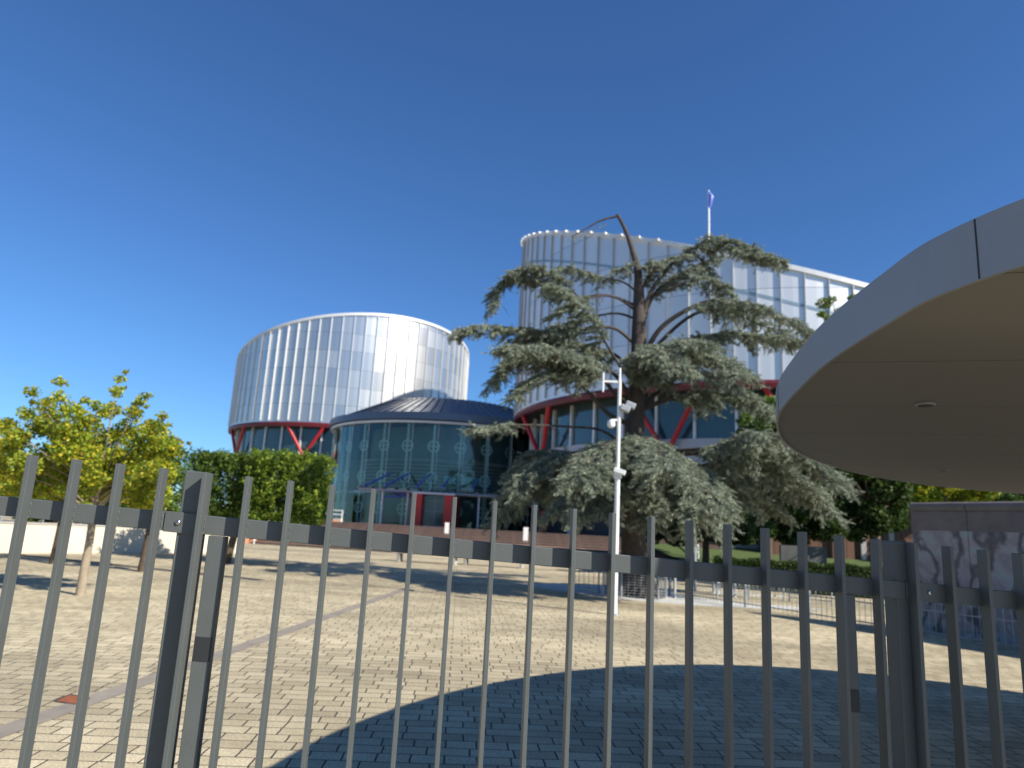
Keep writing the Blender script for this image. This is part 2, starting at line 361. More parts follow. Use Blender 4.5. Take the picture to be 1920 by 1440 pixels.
for sd_ in (-1, 1):
    for k_ in range(7): c_ = FP(sd_ * .0064, .0012, RB + .004 + k_ * .007); wq.box(c_, (.0034, .0034, .0062), .5 + k_)
wd_ = wq.build('weld', M['fence'], fence)
first = True
for i in range(-13, 49):
    s = i0 + i * SP
    o = pk if first else pk.copy()
    if not first: col.objects.link(o); o.parent = fence
    first = False
    dz = SL * (s - i0); o.location = mdir * s + Vector((0, 0, dz))
    wo_ = wd_ if o is pk else wd_.copy()
    if o is not pk: col.objects.link(wo_)
    wo_.parent = o
for s in (i0 + 4 * SP - .0645, i0 + 22 * SP - .04, i0 + 40 * SP - .0645, i0 - 14 * SP - .0645):
    q = MB(); fbox(q, s, s + .058, -.064, -.004, 0, 1.728 + .002); q.build('post', M['fence'], fence, bevel=.003)
for s in (i0 + 4.18 * SP, i0 + 20.08 * SP):
    q = MB(); fbox(q, s, s + .046, -.030, .0, .224, RB - .0015); st = q.build('stile', M['fence'], fence, bevel=.002)
    q = MB(); fbox(q, s + .001, s + .045, .0, .0016, 1.245, 1.305); q.build('dark_stile_patch', M['dark'], st)  # thin dark rectangle on the front of the stile
for s, bs in ((sA + .002, .036), (sB + .022, .05)):
    q = MB(); fbox(q, s, s + .095, .0003, .0022, RB - .002, RT + .002); br = q.build('bracket', M['fence'], fence, bevel=.001)
    q = MB(); c = FP(s + bs, .002, (RB + RT) / 2 + SL * (s + bs - i0)); q.tube([c, c + fn * .002, c + fn * .0045, c + fn * .006], [.0075, .0075, .006, .003], 14)
    q.mi = 1; q.tube([c + fn * .0055, c + fn * .0064], [.0025, .0025], 6)
    q.build('bolt', [M['steel'], M['dark']], br, smooth=True)

# ------------------------------------------------------------------ entrance canopy on the right
ZC = 2.32; TH = .165
ol = [(1.19, 1.9), (1.19, 2.2), (1.225, 2.65), (1.29, 3.05), (1.43, 3.7), (1.57, 4.16), (1.77, 4.66), (2.0, 5.13), (2.36, 5.72), (2.84, 6.33), (3.35, 6.86), (3.95, 7.35),
      (4.6, 7.75), (5.3, 8.03), (6.1, 8.2), (7.0, 8.2), (8.0, 7.95), (9.0, 7.4), (9.8, 6.5), (10.2, 5.4), (10.1, 4.2), (9.5, 3.0), (8.5, 2.0), (7.2, 1.2), (5.7, .65), (4.4, .42), (3.3, .5), (2.5, .74), (1.92, 1.04), (1.55, 1.33), (1.3, 1.58)]
def smooth_poly(P, k=8):
    n = len(P); out = []
    for i in range(n):
        p0, p1, p2, p3 = [np.array(P[(i + j - 1) % n], float) for j in range(4)]
        for t in np.arange(k) / k:
            out.append(tuple(.5 * (2 * p1 + (p2 - p0) * t + (2 * p0 - 5 * p1 + 4 * p2 - p3) * t * t + (3 * p1 - p0 - 3 * p2 + p3) * t ** 3)))
    return out
sp_ = smooth_poly(ol)
can = thing('entrance_canopy', (6.4, 3.2, 0), 'large smooth oval flat canopy roof over the gate at the right', 'canopy')
def inset(P, d):
    n = len(P); out = []
    for i in range(n):
        a = np.array(P[i - 1]); b = np.array(P[(i + 1) % n]); t = b - a; t = t / np.linalg.norm(t); out.append((P[i][0] + t[1] * d, P[i][1] - t[0] * d))
    return out
n_ = len(sp_)
q = MB(); q.v = [(x, y, ZC) for x, y in inset(sp_, .012)]; q.f = [tuple(range(n_))]; q.m = [0]; q.build('soffit', M['soffit'], can)
q = MB(); inn = inset(sp_, .012)
for i in range(n_):
    j = (i + 1) % n_; a, b = sp_[i], sp_[j]; c, d = inn[i], inn[j]
    q.quad((*a, ZC - .008), (*a, ZC + TH), (*b, ZC + TH), (*b, ZC - .008))
    q.quad((*a, ZC - .008), (*b, ZC - .008), (*d, ZC - .008), (*c, ZC - .008)); q.quad((*c, ZC - .008), (*d, ZC - .008), (*d, ZC + .01), (*c, ZC + .01))
q.build('fascia', M['fascia'], can, smooth=True)
q = MB(); q.v = [(x, y, ZC + TH - .002) for x, y in sp_]; q.f = [tuple(range(n_))]; q.m = [0]; q.build('roof_sheet', M['fascia'], can)
for key in ((1.19, 1.79), (1.47, 3.86), (2.0, 5.13), (5.3, 8.03)):
    k = min(range(n_), key=lambda i: (sp_[i][0] - key[0]) ** 2 + (sp_[i][1] - key[1]) ** 2); a, b = sp_[k], sp_[(k + 1) % n_]
    q = MB(); an = math.atan2(b[1] - a[1], b[0] - a[0]); q.box((a[0], a[1], ZC + TH / 2 - .004), (.0035, .004, TH + .004), an); q.build('seam', M['dark'], can)
for p in ((2.04, 3.45), (3.82, 6.27), (4.6, 3.6), (6.2, 6.0)):
    q = MB(); q.tube([(p[0], p[1], ZC - .002), (p[0], p[1], ZC - .010), (p[0], p[1], ZC - .012)], [.045, .045, .038], 24); d_ = q.build('downlight', M['galv'], can, smooth=True)
    MB().tube([(p[0], p[1], ZC - .0125), (p[0], p[1], ZC - .014)], [.035, .034], 20).build('lens', M['dark'], d_)
MB().cyl((6.6, 2.4, 0), .16, ZC - .001).build('column', M['white'], can, smooth=True)

# ------------------------------------------------------------------ drum towers
def drum(name, c, R, ring, plane, nf, mcl, vees, label, base_r=.9, foot=0., fin_d=.22, fin_w=.07, z_gl=(0, 0), nz=12, fmat='fin'):
    o = thing(name, (c[0], c[1], foot), label, 'building')
    C = Vector((c[0], c[1], 0))
    def zt(x, y): return plane[0] + plane[1] * x + plane[2] * y
    q = MB(); K = nf * 2
    for i in range(K):
        a0, a1 = 2 * PI * i / K, 2 * PI * (i + 1) / K
        P = [(C.x + R * cos(a), C.y + R * sin(a)) for a in (a0, a1)]; z = [zt(R * cos(a), R * sin(a)) for a in (a0, a1)]
        q.quad((*P[0], ring), (*P[1], ring), (*P[1], z[1]), (*P[0], z[0]), uv=[(R * a0, 0), (R * a1, 0), (R * a1, z[1] - ring), (R * a0, z[0] - ring)])
    q.build('cladding', mcl, o, smooth=True)
    q = MB()
    for i in range(nf):
        a = 2 * PI * i / nf; r0 = R + .0; z1 = zt(R * cos(a), R * sin(a)) - .14
        d = Vector((cos(a), sin(a), 0)); t = Vector((-sin(a), cos(a), 0)); p = C + d * (R + fin_d / 2 + .003)
        q.box((p.x, p.y, (ring + .2 + z1) / 2), (fin_d, fin_w, z1 - ring - .2), a)
    q.build('cladding_fins', M[fmat], o)
    # coping rim, following the sloping cut
    q = MB(); cp = [(-.35, -.12), (-.35, .2), (.12, .2), (.12, -.12)]
    for i in range(K):
        for j in range(4):
            V = []
            for (aa, k) in ((i, j), (i + 1, j), (i + 1, j + 1), (i, j + 1)):
                a = 2 * PI * aa / K; rr = R + .02 + cp[k % 4][0]; V.append((C.x + rr * cos(a), C.y + rr * sin(a), zt(R * cos(a), R * sin(a)) + cp[k % 4][1]))
            q.quad(*V)
    q.build('coping', M['fin'], o, smooth=True)
    q = MB()
    for i in range(K):
        V = [(C.x, C.y, zt(0, 0) - .4)] + [(C.x + (R - .1) * cos(a), C.y + (R - .1) * sin(a), zt(R * cos(a), R * sin(a)) - .3) for a in (2 * PI * i / K, 2 * PI * (i + 1) / K)]
        q.add(V, [(0, 1, 2)])
    q.build('roof', M['roofm'], o)
    # rim railing of slim posts and lamps
    if R > 18:
        for i in range(0, nf):
            a = 2 * PI * (i + .5) / nf; p = C + Vector((cos(a), sin(a), 0)) * (R + .2); z = zt(R * cos(a), R * sin(a)) + .38
            if not 165 < math.degrees(a) % 360 < 236: continue
            q = MB(); q.box((p.x, p.y, z - .26), (.24, .26, .16), a); q.build('rim_light', M['white'], o)
    if R > 18:   # thin blue-grey ribbon joint below the slanted rim
        q = MB()
        for i in range(K):
            a0, a1 = 2 * PI * i / K, 2 * PI * (i + 1) / K
            V = []
            for a, dz in ((a0, -2.35), (a1, -2.35), (a1, -2.15), (a0, -2.15)): V.append((C.x + (R + .02) * cos(a), C.y + (R + .02) * sin(a), zt(R * cos(a), R * sin(a)) + dz))
            q.quad(*V)
        q.build('ribbon_joint', mat('blue_joint', (.28, .38, .44), .4, .3), o, smooth=True)
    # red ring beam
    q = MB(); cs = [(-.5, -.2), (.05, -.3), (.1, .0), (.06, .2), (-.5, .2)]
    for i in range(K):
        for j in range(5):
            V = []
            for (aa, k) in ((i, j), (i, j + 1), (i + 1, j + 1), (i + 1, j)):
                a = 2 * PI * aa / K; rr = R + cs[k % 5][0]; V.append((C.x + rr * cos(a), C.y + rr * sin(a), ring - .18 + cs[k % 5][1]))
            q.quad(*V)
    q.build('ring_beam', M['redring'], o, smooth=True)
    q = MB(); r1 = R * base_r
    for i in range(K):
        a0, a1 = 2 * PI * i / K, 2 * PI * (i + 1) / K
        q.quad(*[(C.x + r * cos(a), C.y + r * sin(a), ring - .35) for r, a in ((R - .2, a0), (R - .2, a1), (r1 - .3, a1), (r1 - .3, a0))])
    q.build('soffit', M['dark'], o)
    z0, z1 = z_gl
    q = MB()
    for i in range(K):
        a0, a1 = 2 * PI * i / K, 2 * PI * (i + 1) / K
        q.quad(*[(C.x + r1 * cos(a), C.y + r1 * sin(a), z) for a, z in ((a0, z0), (a1, z0), (a1, ring - .35), (a0, ring - .35))])
    q.build('window_band', M['band_glass'], o, smooth=True)
    for i in range(nf // 2):
        a = 2 * PI * i / (nf // 2); p = C + Vector((cos(a), sin(a), 0)) * (r1 + .1)
        q = MB(); q.box((p.x, p.y, (z0 + ring - .35) / 2), (.2, .17, ring - .35 - z0), a)
        q.build('window_mullion', M['fin'], o)
    q = MB(); 
    for i in range(K):
        a0, a1 = 2 * PI * i / K, 2 * PI * (i + 1) / K
        for (ra, za, rb, zb) in ((r1 + .25, z1, r1 + .25, z0), (r1 + .25, z0, r1 - .1, z0)):
            q.quad(*[(C.x + r * cos(a), C.y + r * sin(a), z) for r, a, z in ((ra, a0, za), (ra, a1, za), (rb, a1, zb), (rb, a0, zb))])
    q.build('spandrel', M['spandrel'], o, smooth=True)
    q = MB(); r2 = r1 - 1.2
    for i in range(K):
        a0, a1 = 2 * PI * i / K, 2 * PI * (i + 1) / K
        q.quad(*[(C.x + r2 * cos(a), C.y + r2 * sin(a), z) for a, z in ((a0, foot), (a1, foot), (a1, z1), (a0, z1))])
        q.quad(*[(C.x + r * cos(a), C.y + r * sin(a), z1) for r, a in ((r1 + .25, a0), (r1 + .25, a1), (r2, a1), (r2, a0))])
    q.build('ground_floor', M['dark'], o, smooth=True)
    for i in range(nf // 6):
        a = 2 * PI * (i + .3) / (nf // 6); p = C + Vector((cos(a), sin(a), 0)) * (r1 - .3)
        MB().cyl((p.x, p.y, foot), .22, z1 - foot + .01, 12).build('column', M['spandrel'], o, smooth=True)
    # red raking struts: (azimuth of foot, half spread, foot height)
    for az, sp, zf in vees:
        for sgn in (-1, 1):
            a = math.radians(az); b = math.radians(az + sgn * sp)
            p = C + Vector((cos(a), sin(a), 0)) * (r1 + .55) + Vector((0, 0, zf)); t_ = C + Vector((cos(b), sin(b), 0)) * (R - .15) + Vector((0, 0, ring - .3))
            MB().tube([p, t_], [.16, .2], 10).build('strut', M['red'], o, smooth=True)
        MB().box(C + Vector((cos(a), sin(a), 0)) * (r1 + .5) + Vector((0, 0, zf)), (.5, .6, .4), a).build('strut_foot', M['red'], o)
    return o
def angc(c, u, R, v=800):
    """math angle on the drum (from its centre) where the sight line of photo column u meets radius R"""
    d = ray(u, v)[:2]; h = d / np.hypot(*d); cc = np.array(c); b = h @ cc; qd = b * b - (cc @ cc - R * R); t = b - math.sqrt(max(qd, 0)); p = h * t - cc
    return math.degrees(math.atan2(p[1], p[0]))
kL, kR = 1.07, .93
cL = (-19.63 * kL, 87.83 * kL); cR = (23.35 * kR, 67.05 * kR)
def zs(z, k): return EYE + (z - EYE) * k
vL = [(angc(cL, u, 13.1 * kL), 8.5, zs(8.0, kL)) for u in (455, 577, 700)]
vR = [(angc(cR, u, 21.2 * kR), s_, zs(7.3, kR)) for u, s_ in ((1030, 7.5), (1256, 6.6), (1500, 6.0), (1790, 6.0))]
drum('drum_tower', cL, 13.9 * kL, zs(11.5, kL), (zs(20.69, kL), .157, -.176), 72, M['cladL'], vL, 'smaller silver drum tower with slanted top, on the left of the glass hall', foot=1.5, z_gl=(zs(7.9, kL), zs(5.2, kL)), base_r=.93, fin_d=.16, fin_w=.055)
dr = drum('drum_tower', cR, 22.9 * kR, zs(12.0, kR), (zs(24.2, kR), -.238, .262), 96, M['cladR'], vR, 'bigger silver drum tower with sloping top, right behind the cedar', foot=1.5, z_gl=(zs(8.4, kR), zs(5.5, kR)), base_r=.925, fin_w=.06, fin_d=.13, fmat='fin_grey')
# dark expansion strip on large drum near the top
# roof mast
mp_ = atY(1329, 447, 55.0); q0 = Vector((mp_[0], 55.0, 0)); mx_, my_ = mp_[0] - cR[0], 55.0 - cR[1]; zr = zs(24.2, kR) - .238 * mx_ + .262 * my_ - .4
mast = thing('roof_mast', (mp_[0], 55.0, zr), 'thin white mast with furled dark flag on the bigger drum tower roof', 'mast')
zt_ = atY(1329, 357, 55.0)[2]
MB().cyl((mp_[0], 55, zr), .11, zt_ - zr, 12, .07).build('pole', M['white'], mast, smooth=True)
q = MB(); q.tube([(mp_[0] + .02, 55, zt_ - .1), (mp_[0] + .2, 54.95, zt_ - .6), (mp_[0] + .1, 55, zt_ - 1.3), (mp_[0], 55, zt_ - 1.7)], [.06, .22, .17, .04], 10); q.build('flag', M['blue'], mast, smooth=True)

# ------------------------------------------------------------------ glass entrance hall
hc = Vector((78 * sin(math.radians(-4.8)), 78 * cos(math.radians(-4.8)), 0)); HR = 12.25; HF = 1.55; HE = 11.1
hall = thing('glass_hall', (hc.x, hc.y, HF), 'round green glass entrance hall with dark metal roof between the two drum towers', 'building')
K = 64
def hp(a, r, z): return (hc.x + r * cos(a), hc.y + r * sin(a), z)
q = MB()
for i in range(K):
    a0, a1 = 2 * PI * i / K, 2 * PI * (i + 1) / K
    for z0, z1 in ((HF, 4.4), (4.4, 7.3), (7.3, HE)):
        q.quad(hp(a0, HR, z0), hp(a1, HR, z0), hp(a1, HR, z1), hp(a0, HR, z1))
q.build('glass_wall', M['hall_glass'], hall)
q = MB()
for i in range(K):
    a = 2 * PI * i / K; p = hp(a, HR + .02, 0)
    if i % 2 == 0: q.box((p[0], p[1], (HF + HE) / 2), (.04, .03, HE - HF), a)
for z in (4.4,):
    for i in range(K):
        a0, a1 = 2 * PI * i / K, 2 * PI * (i + 1) / K; q.bar(hp(a0, HR + .03, z), hp(a1, HR + .03, z), .05, .05)
q.build('glazing_bars', M['mullion'], hall)
for i in range(30):
    a = 2 * PI * (i + .35) / 30
    q = MB(); q.tube([hp(a, HR - .35, HF), hp(a, HR - .35, HE - .1)], .13, 8)
    ms = q.build('truss_post', M['mullion'], hall, smooth=True)
    q = MB(); t = Vector((-sin(a), cos(a), 0))
    for z in (3.0, 5.9, 8.8):
        ctr = Vector(hp(a, HR - .35, z)); R_ = .5; pts = [ctr + t * R_ * cos(k * PI / 8) + Vector((0, 0, R_ * sin(k * PI / 8))) for k in range(17)]
        q.tube(pts, .075, 6, cap=False); q.bar(ctr - t * R_, ctr + t * R_, .09, .09)
    q.build('brace_ring', M['mullion'], ms, smooth=True)
# roof: shallow truncated cone with standing seams
q = MB(); KR = 80; 
prof = [(HR + .1, HE + .02), (HR + .55, HE + .1), (HR + .5, HE + .75), (HR - .05, HE + .8), (7.4, 14.15), (7.1, 14.22), (0.01, 14.1)]
for i in range(KR):
    a0, a1 = 2 * PI * i / KR, 2 * PI * (i + 1) / KR
    for (r0, z0), (r1, z1) in zip(prof, prof[1:]): q.quad(hp(a0, r0, z0), hp(a1, r0, z0), hp(a1, r1, z1), hp(a0, r1, z1))
rz = mat('zinc_sheet', (.13, .16, .20), .45, .5, noise=.08, nscale=.5)
rf = q.build('roof', rz, hall, smooth=True)
q = MB()
for i in range(KR): q.bar(hp(2 * PI * i / KR, HR - .1, HE + .84), hp(2 * PI * i / KR, 7.4, 14.19), .06, .09)
q.build('standing_seams', rz, rf)
q = MB()
for i in range(KR):
    a0, a1 = 2 * PI * i / KR, 2 * PI * (i + 1) / KR; q.bar(hp(a0, HR + .2, HE - .12), hp(a1, HR + .2, HE - .12), .3, .2)
q.build('eave_ring', M['white'], hall)
# interior: slabs, louvred back wall, teal balustrade
q = MB()
for z, r in ((4.55, 9.6), (7.6, 9.2)):
    q.tube([hp(0, 0, z), hp(0, 0, z + .3)], r, 48)
q.build('floor_slabs', M['concrete'], hall)
q = MB()
for i in range(48):
    a0, a1 = 2 * PI * i / 48, 2 * PI * (i + 1) / 48
    q.quad(hp(a0, 8.2, HF), hp(a1, 8.2, HF), hp(a1, 8.2, HE), hp(a0, 8.2, HE))
q.build('inner_wall', M['inner'], hall)
q = MB()
for i in range(48):
    a0, a1 = PI * 1.18 + PI * .5 * i / 48, PI * 1.18 + PI * .5 * (i + 1) / 48
    q.quad(hp(a0, 9.9, 4.9), hp(a1, 9.9, 4.9), hp(a1, 9.9, 7.6), hp(a0, 9.9, 7.6))
q.build('louvre_screen', M['louvre'], hall)
q = MB()
for i in range(14):
    a0, a1 = PI * 1.52 + .4 * i / 14, PI * 1.52 + .4 * (i + 1) / 14
    q.quad(hp(a0, 10.6, 5.5), hp(a1, 10.6, 5.5), hp(a1, 10.6, 6.3), hp(a0, 10.6, 6.3))
q.build('balustrade', M['teal'], hall)
# red portal with doors
dc = atY(820, 985, 63.6); dx = Vector((cos(-.05), sin(-.05), 0)); P0 = Vector((dc[0], 64.2, HF)); pw = .0475 * 1
for s_ in (-1.35, 1.35): MB().box(P0 + dx * s_ * 1.0 + Vector((0, -2.6, 1.3)), (.85, 4.4, 2.6), -.05).build('portal_side', M['redpanel'], hall)
q = MB(); q.box(P0 + Vector((0, -2.6, 2.68)), (3.6, 4.5, .14), -.05); q.build('portal_lintel', M['white'], hall)
dd = MB(); dd.box(P0 + Vector((0, -3.8, 1.28)), (1.8, .06, 2.56), -.05); door = dd.build('door', M['band_glass'], hall)
q = MB()
for s_ in (-.9, 0, .9): q.box(P0 + dx * s_ + Vector((0, -3.86, 1.28)), (.07, .05, 2.5), -.05)
for z in (.04, 1.25, 2.1): q.box(P0 + Vector((0, -3.88, z)), (1.74, .05, .07), -.05)
q.build('door_frame', M['galv'], door)
# steel porch roof with blue hangers
q = MB(); zp = 4.35
Lp = atY(672, 915, 60.); Rp = atY(940, 925, 60.)
for yy in (60.0, 61.6, 63.2):
    q.bar((Lp[0] * yy / 60, yy, zp), (Rp[0] * yy / 60, yy, zp - .05), .12, .13)
for k in range(13):
    x = Lp[0] + (Rp[0] - Lp[0]) * k / 12; q.bar((x, 59.8, zp + .12), (x * 1.05, 65.2, zp + .12), .1, .12)
q.build('porch_frame', M['galv'], hall)
q = MB(); q.add([(Lp[0], 59.8, zp + .22), (Rp[0], 59.8, zp + .2), (Rp[0] * 1.04, 65, zp + .22), (Lp[0] * 1.04, 65, zp + .22)], [(0, 1, 2, 3)]); q.build('porch_glass', M['hall_glass'], hall)
for u0, v0, u1, v1 in ((682, 912, 733, 887), (722, 912, 766, 888), (781, 913, 806, 889), (829, 915, 841, 898), (885, 917, 897, 900)):
    a = atY(u0, v0, 60.0); b = atY(u1, v1, 65.2)
    MB().tube([a, b], .09, 8).build('hanger', M['blue'], hall, smooth=True)
for u0, v0, u1, v1 in ((700, 915, 770, 929), (715, 932, 770, 930), (770, 930, 815, 934)):
    a = atY(u0, v0, 60.6); b = atY(u1, v1, 61.2); MB().tube([a, b], .08, 8).build('brace', M['blue'], hall, smooth=True)
for u in (712, 760, 895):
    a = atY(u, 990, 60.4); MB().cyl((a[0], 60.4, HF), .08, zp - HF - .1, 10).build('porch_post', M['white'], hall, smooth=True)
# link block behind the hall, right
o = thing('link_block', (3.0, 84, 1.5), 'grey link building in shade behind the glass hall and beside the bigger drum', 'building')
MB().box((3, 86, 6.5), (14, 8, 10)).build('wall', M['spandrel'], o)
q = MB()
for z in (3.5, 6.5, 9.5): q.box((3, 81.97, z), (13.4, .1, 1.5))
q.build('window', M['band_glass'], o)

# ------------------------------------------------------------------ left retaining wall with railing
_a = atZ(10, 1037, 0); _b = atZ(452, 1037, 0); W1 = Vector((_b[0], _b[1], 0)); W0 = Vector((_a[0], _a[1], 0)); W0 = W0 + (W0 - W1) * .9; wd = (W1 - W0).normalized(); wl = (W1 - W0).length
rw = thing('retaining_wall', tuple(W0), 'long low cream rendered wall behind the young trees at the left', 'wall')
q = MB(); q.bar(W0 + Vector((0, 0, .475)), W1 + Vector((0, 0, .475)), .25, .95); q.build('wall_body', M['cream'], rw)
q = MB(); q.bar(W0 + Vector((0, 0, .985)), W1 + Vector((0, 0, .985)), .3, .065); q.build('coping', M['concrete'], rw)
q = MB()
for k in range(int(wl / 1.3)): p = W0 + wd * (k * 1.3 + .4); q.cyl((p.x, p.y, 1.018), .02, .42, 6)
for z in (1.2, 1.43): q.tube([W0 + Vector((0, 0, z)), W1 + Vector((0, 0, z))], .02, 6)
q.build('railing', M['galv'], rw)
# parapet and railing of the terrace left of the steps
A = T(-30, 11.7, 0); B = T(-11.7, 11.7, 0)
pw_ = thing('terrace_parapet', tuple(A), 'cream parapet with white handrails along the terrace left of the entrance steps', 'wall')
q = MB(); q.bar(A + Vector((0, 0, .9)), B + Vector((0, 0, .9)), .3, 1.8); q.build('parapet', M['cream'], pw_)
q = MB()
for z in (2.1, 2.4): q.bar(A + Vector((0, 0, z)), B + Vector((0, 0, z)), .07, .08)
for k in range(10): p = A.lerp(B, k / 9); q.box((p.x, p.y, 2.1), (.07, .07, .6))
q.build('railing', M['white'], pw_)
def stair_rail(s, label):
    a = T(s, -.2, 0); o = thing('stair_handrail', tuple(a), label, 'handrail', 'handrails on the entrance steps')
    q = MB(); lo = T(s, -.2, .95); hi = T(s, 7.2, 2.5); q.bar(lo, hi, .08, .08); q.bar(lo - Vector((0, 0, .4)), hi - Vector((0, 0, .4)), .05, .05); q.build('rail', M['white'], o)
    for k in range(5):
        p = lo.lerp(hi, k / 4); MB().cyl((p.x, p.y, p.z - .95), .04, .94, 8).build('post', M['white'], o)
stair_rail(-11.2, 'white sloping handrail at the left end of the entrance steps')
stair_rail(11.5, 'white handrail on the steps just left of the cedar trunk')
stair_rail(14.5, 'white handrail on the steps hidden partly by the cedar trunk')
a = T(-11.9, 0, 0); q = MB()
q.add([T(-12.2, -1.2, 0), T(-11.6, -1.2, 0), T(-11.6, 11, 0), T(-12.2, 11, 0), T(-12.2, 11, 1.7), T(-11.6, 11, 1.7), T(-12.2, -1.2, .35), T(-11.6, -1.2, .35)],
      [(0, 3, 2, 1), (6, 7, 5, 4), (0, 1, 7, 6), (2, 3, 4, 5), (1, 2, 5, 7), (0, 6, 4, 3)])
tag(q.build('cheek_wall', mat('terracotta_brick', (.42, .20, .12), .85, noise=.15), base=a), 'orange brick cheek wall sloping along the left end of the steps', 'wall')

# white things on the steps
def board(u, v, Y, h, w_, label, cat='sign', tilt=.1, m='white'):
    p = atY(u, v, Y); p = Vector((p[0], p[1], p[2])); o = thing('notice_board', tuple(p), label, cat)
    q = MB(); q.box(p + Vector((0, 0, h * .56)), (w_, .05, h * .88)); q.build('panel', M[m], o)
    q = MB(); 
    for s_ in (-.3, .3): q.box(p + Vector((s_ * w_, .05, h * .3)), (.05, .04, h * .6))
    q.build('leg', M['galv'], o); return o
board(837, 1003, 45.0, .75, .26, 'narrow white upright sign on the brick steps below the red door')
board(985, 1017, 42.0, .85, .28, 'narrow white upright sign on the steps, under the cedar’s left branches')

# stone benches at the foot of the steps
def bench(u, v, Y, L, label):
    p = atZ(u, v, 0); p = Vector((p[0], p[1], 0)); o = thing('bench', tuple(p), label, 'bench', 'low benches at the foot of the steps')
    MB().box(p + Vector((0, 0, .42)), (L, .45, .08), ty).build('seat', M['concrete'], o)
    for s_ in (-.4, .4): MB().box(p + tx * s_ * L + Vector((0, 0, .19)), (.12, .4, .378), ty).build('leg', M['concrete'], o)
bench(800, 1056, 0, 3.2, 'low grey bench at the foot of the steps, left one of two')
bench(925, 1062, 0, 3.2, 'low grey bench at the foot of the steps, nearer the cedar')

# ------------------------------------------------------------------ foliage helpers
def leaves(name, C, D, Ln, Wd, colr, m, parent=None, base=None):
    """C centres, D unit directions, kite-shaped leaves"""
    n = len(C); U = rng.normal(size=(n, 3)); S = np.cross(D, U); S /= np.linalg.norm(S, axis=1)[:, None] + 1e-9
    Ln = Ln[:, None]; Wd = Wd[:, None]; Nn = np.cross(D, S)
    V = np.stack([C - D * Ln * .5, C + S * Wd * .5 + Nn * Wd * .12, C + D * Ln * .5, C - S * Wd * .5 + Nn * Wd * .12], 1).reshape(-1, 3)
    org = np.array(parent['_org']) if parent is not None else np.array(base)
    me = bpy.data.meshes.new(name); me.vertices.add(4 * n); me.vertices.foreach_set('co', (V - org).astype(np.float32).ravel())
    me.loops.add(4 * n); me.loops.foreach_set('vertex_index', np.arange(4 * n, dtype=np.int32))
    me.polygons.add(n); me.polygons.foreach_set('loop_start', np.arange(0, 4 * n, 4, dtype=np.int32)); me.polygons.foreach_set('loop_total', np.full(n, 4, dtype=np.int32))
    me.update(calc_edges=True)
    at = me.color_attributes.new('tint', 'FLOAT_COLOR', 'POINT')
    cc = np.repeat(np.c_[colr, np.ones(n)], 4, 0).astype(np.float32); at.data.foreach_set('color', cc.ravel())
    me.materials.append(m); o = bpy.data.objects.new(name, me); col.objects.link(o)
    if parent is not None: o.parent = parent
    else: o.location = org
    return o
def unit(a): return a / (np.linalg.norm(a, axis=-1, keepdims=True) + 1e-9)
def catmull(P, k=6):
    P = [np.array(p, float) for p in P]; P = [2 * P[0] - P[1]] + P + [2 * P[-1] - P[-2]]; out = []
    for i in range(1, len(P) - 2):
        for t in np.arange(k) / k:
            p0, p1, p2, p3 = P[i - 1:i + 3]; out.append(.5 * (2 * p1 + (p2 - p0) * t + (2 * p0 - 5 * p1 + 4 * p2 - p3) * t * t + (3 * p1 - p0 - 3 * p2 + p3) * t ** 3))
    out.append(P[-2]); return np.array(out)
def palette(n, cols, w_=None, jit=.18):
    cols = np.array(cols); k = rng.choice(len(cols), n, p=w_); return np.clip(cols[k] * (1 + rng.normal(size=(n, 1)) * jit), .005, 1)

# ------------------------------------------------------------------ the cedar
TY = 20.6; cb = Vector((3.73, TY, 0))
ced = thing('cedar_tree', tuple(cb), 'old grey-green cedar with thick trunk, tiered branches and broken bent top', 'tree')
trunk_px = [(1192, 1122, .52), (1190, 1060, .40), (1187, 980, .33), (1188, 880, .31), (1192, 780, .26), (1196, 700, .23), (1198, 620, .22), (1198, 560, .175), (1196, 510, .12), (1186, 470, .085), (1172, 430, .06), (1158, 403, .05), (1154, 406, .04), (1125, 414, .035), (1090, 434, .02), (1070, 445, .01)]
tp = [atY(u, v, TY) for u, v, r in trunk_px]; tp[0][2] = -.05; tp[0][0] = 3.73
cm = catmull(tp[:12], 5); rr = np.interp(np.linspace(0, 11, len(cm)), range(12), [r for *_, r in trunk_px[:12]])
q = MB(); q.tube([Vector(p) for p in cm], list(rr), 14)
q.tube([Vector(p) for p in catmull(tp[11:], 3)], list(np.interp(np.linspace(0, 4, 13), range(5), [.05, .04, .032, .02, .01])), 6)
for k in range(7):  # root flare
    a = 2 * PI * k / 7 + .3; q.tube([cb + Vector((cos(a) * .15, sin(a) * .15, .9)), cb + Vector((cos(a) * .42, sin(a) * .42, .3)), cb + Vector((cos(a) * .75, sin(a) * .75, -.03))], [.22, .2, .1], 7)
q.build('trunk', M['bark'], ced, smooth=True)
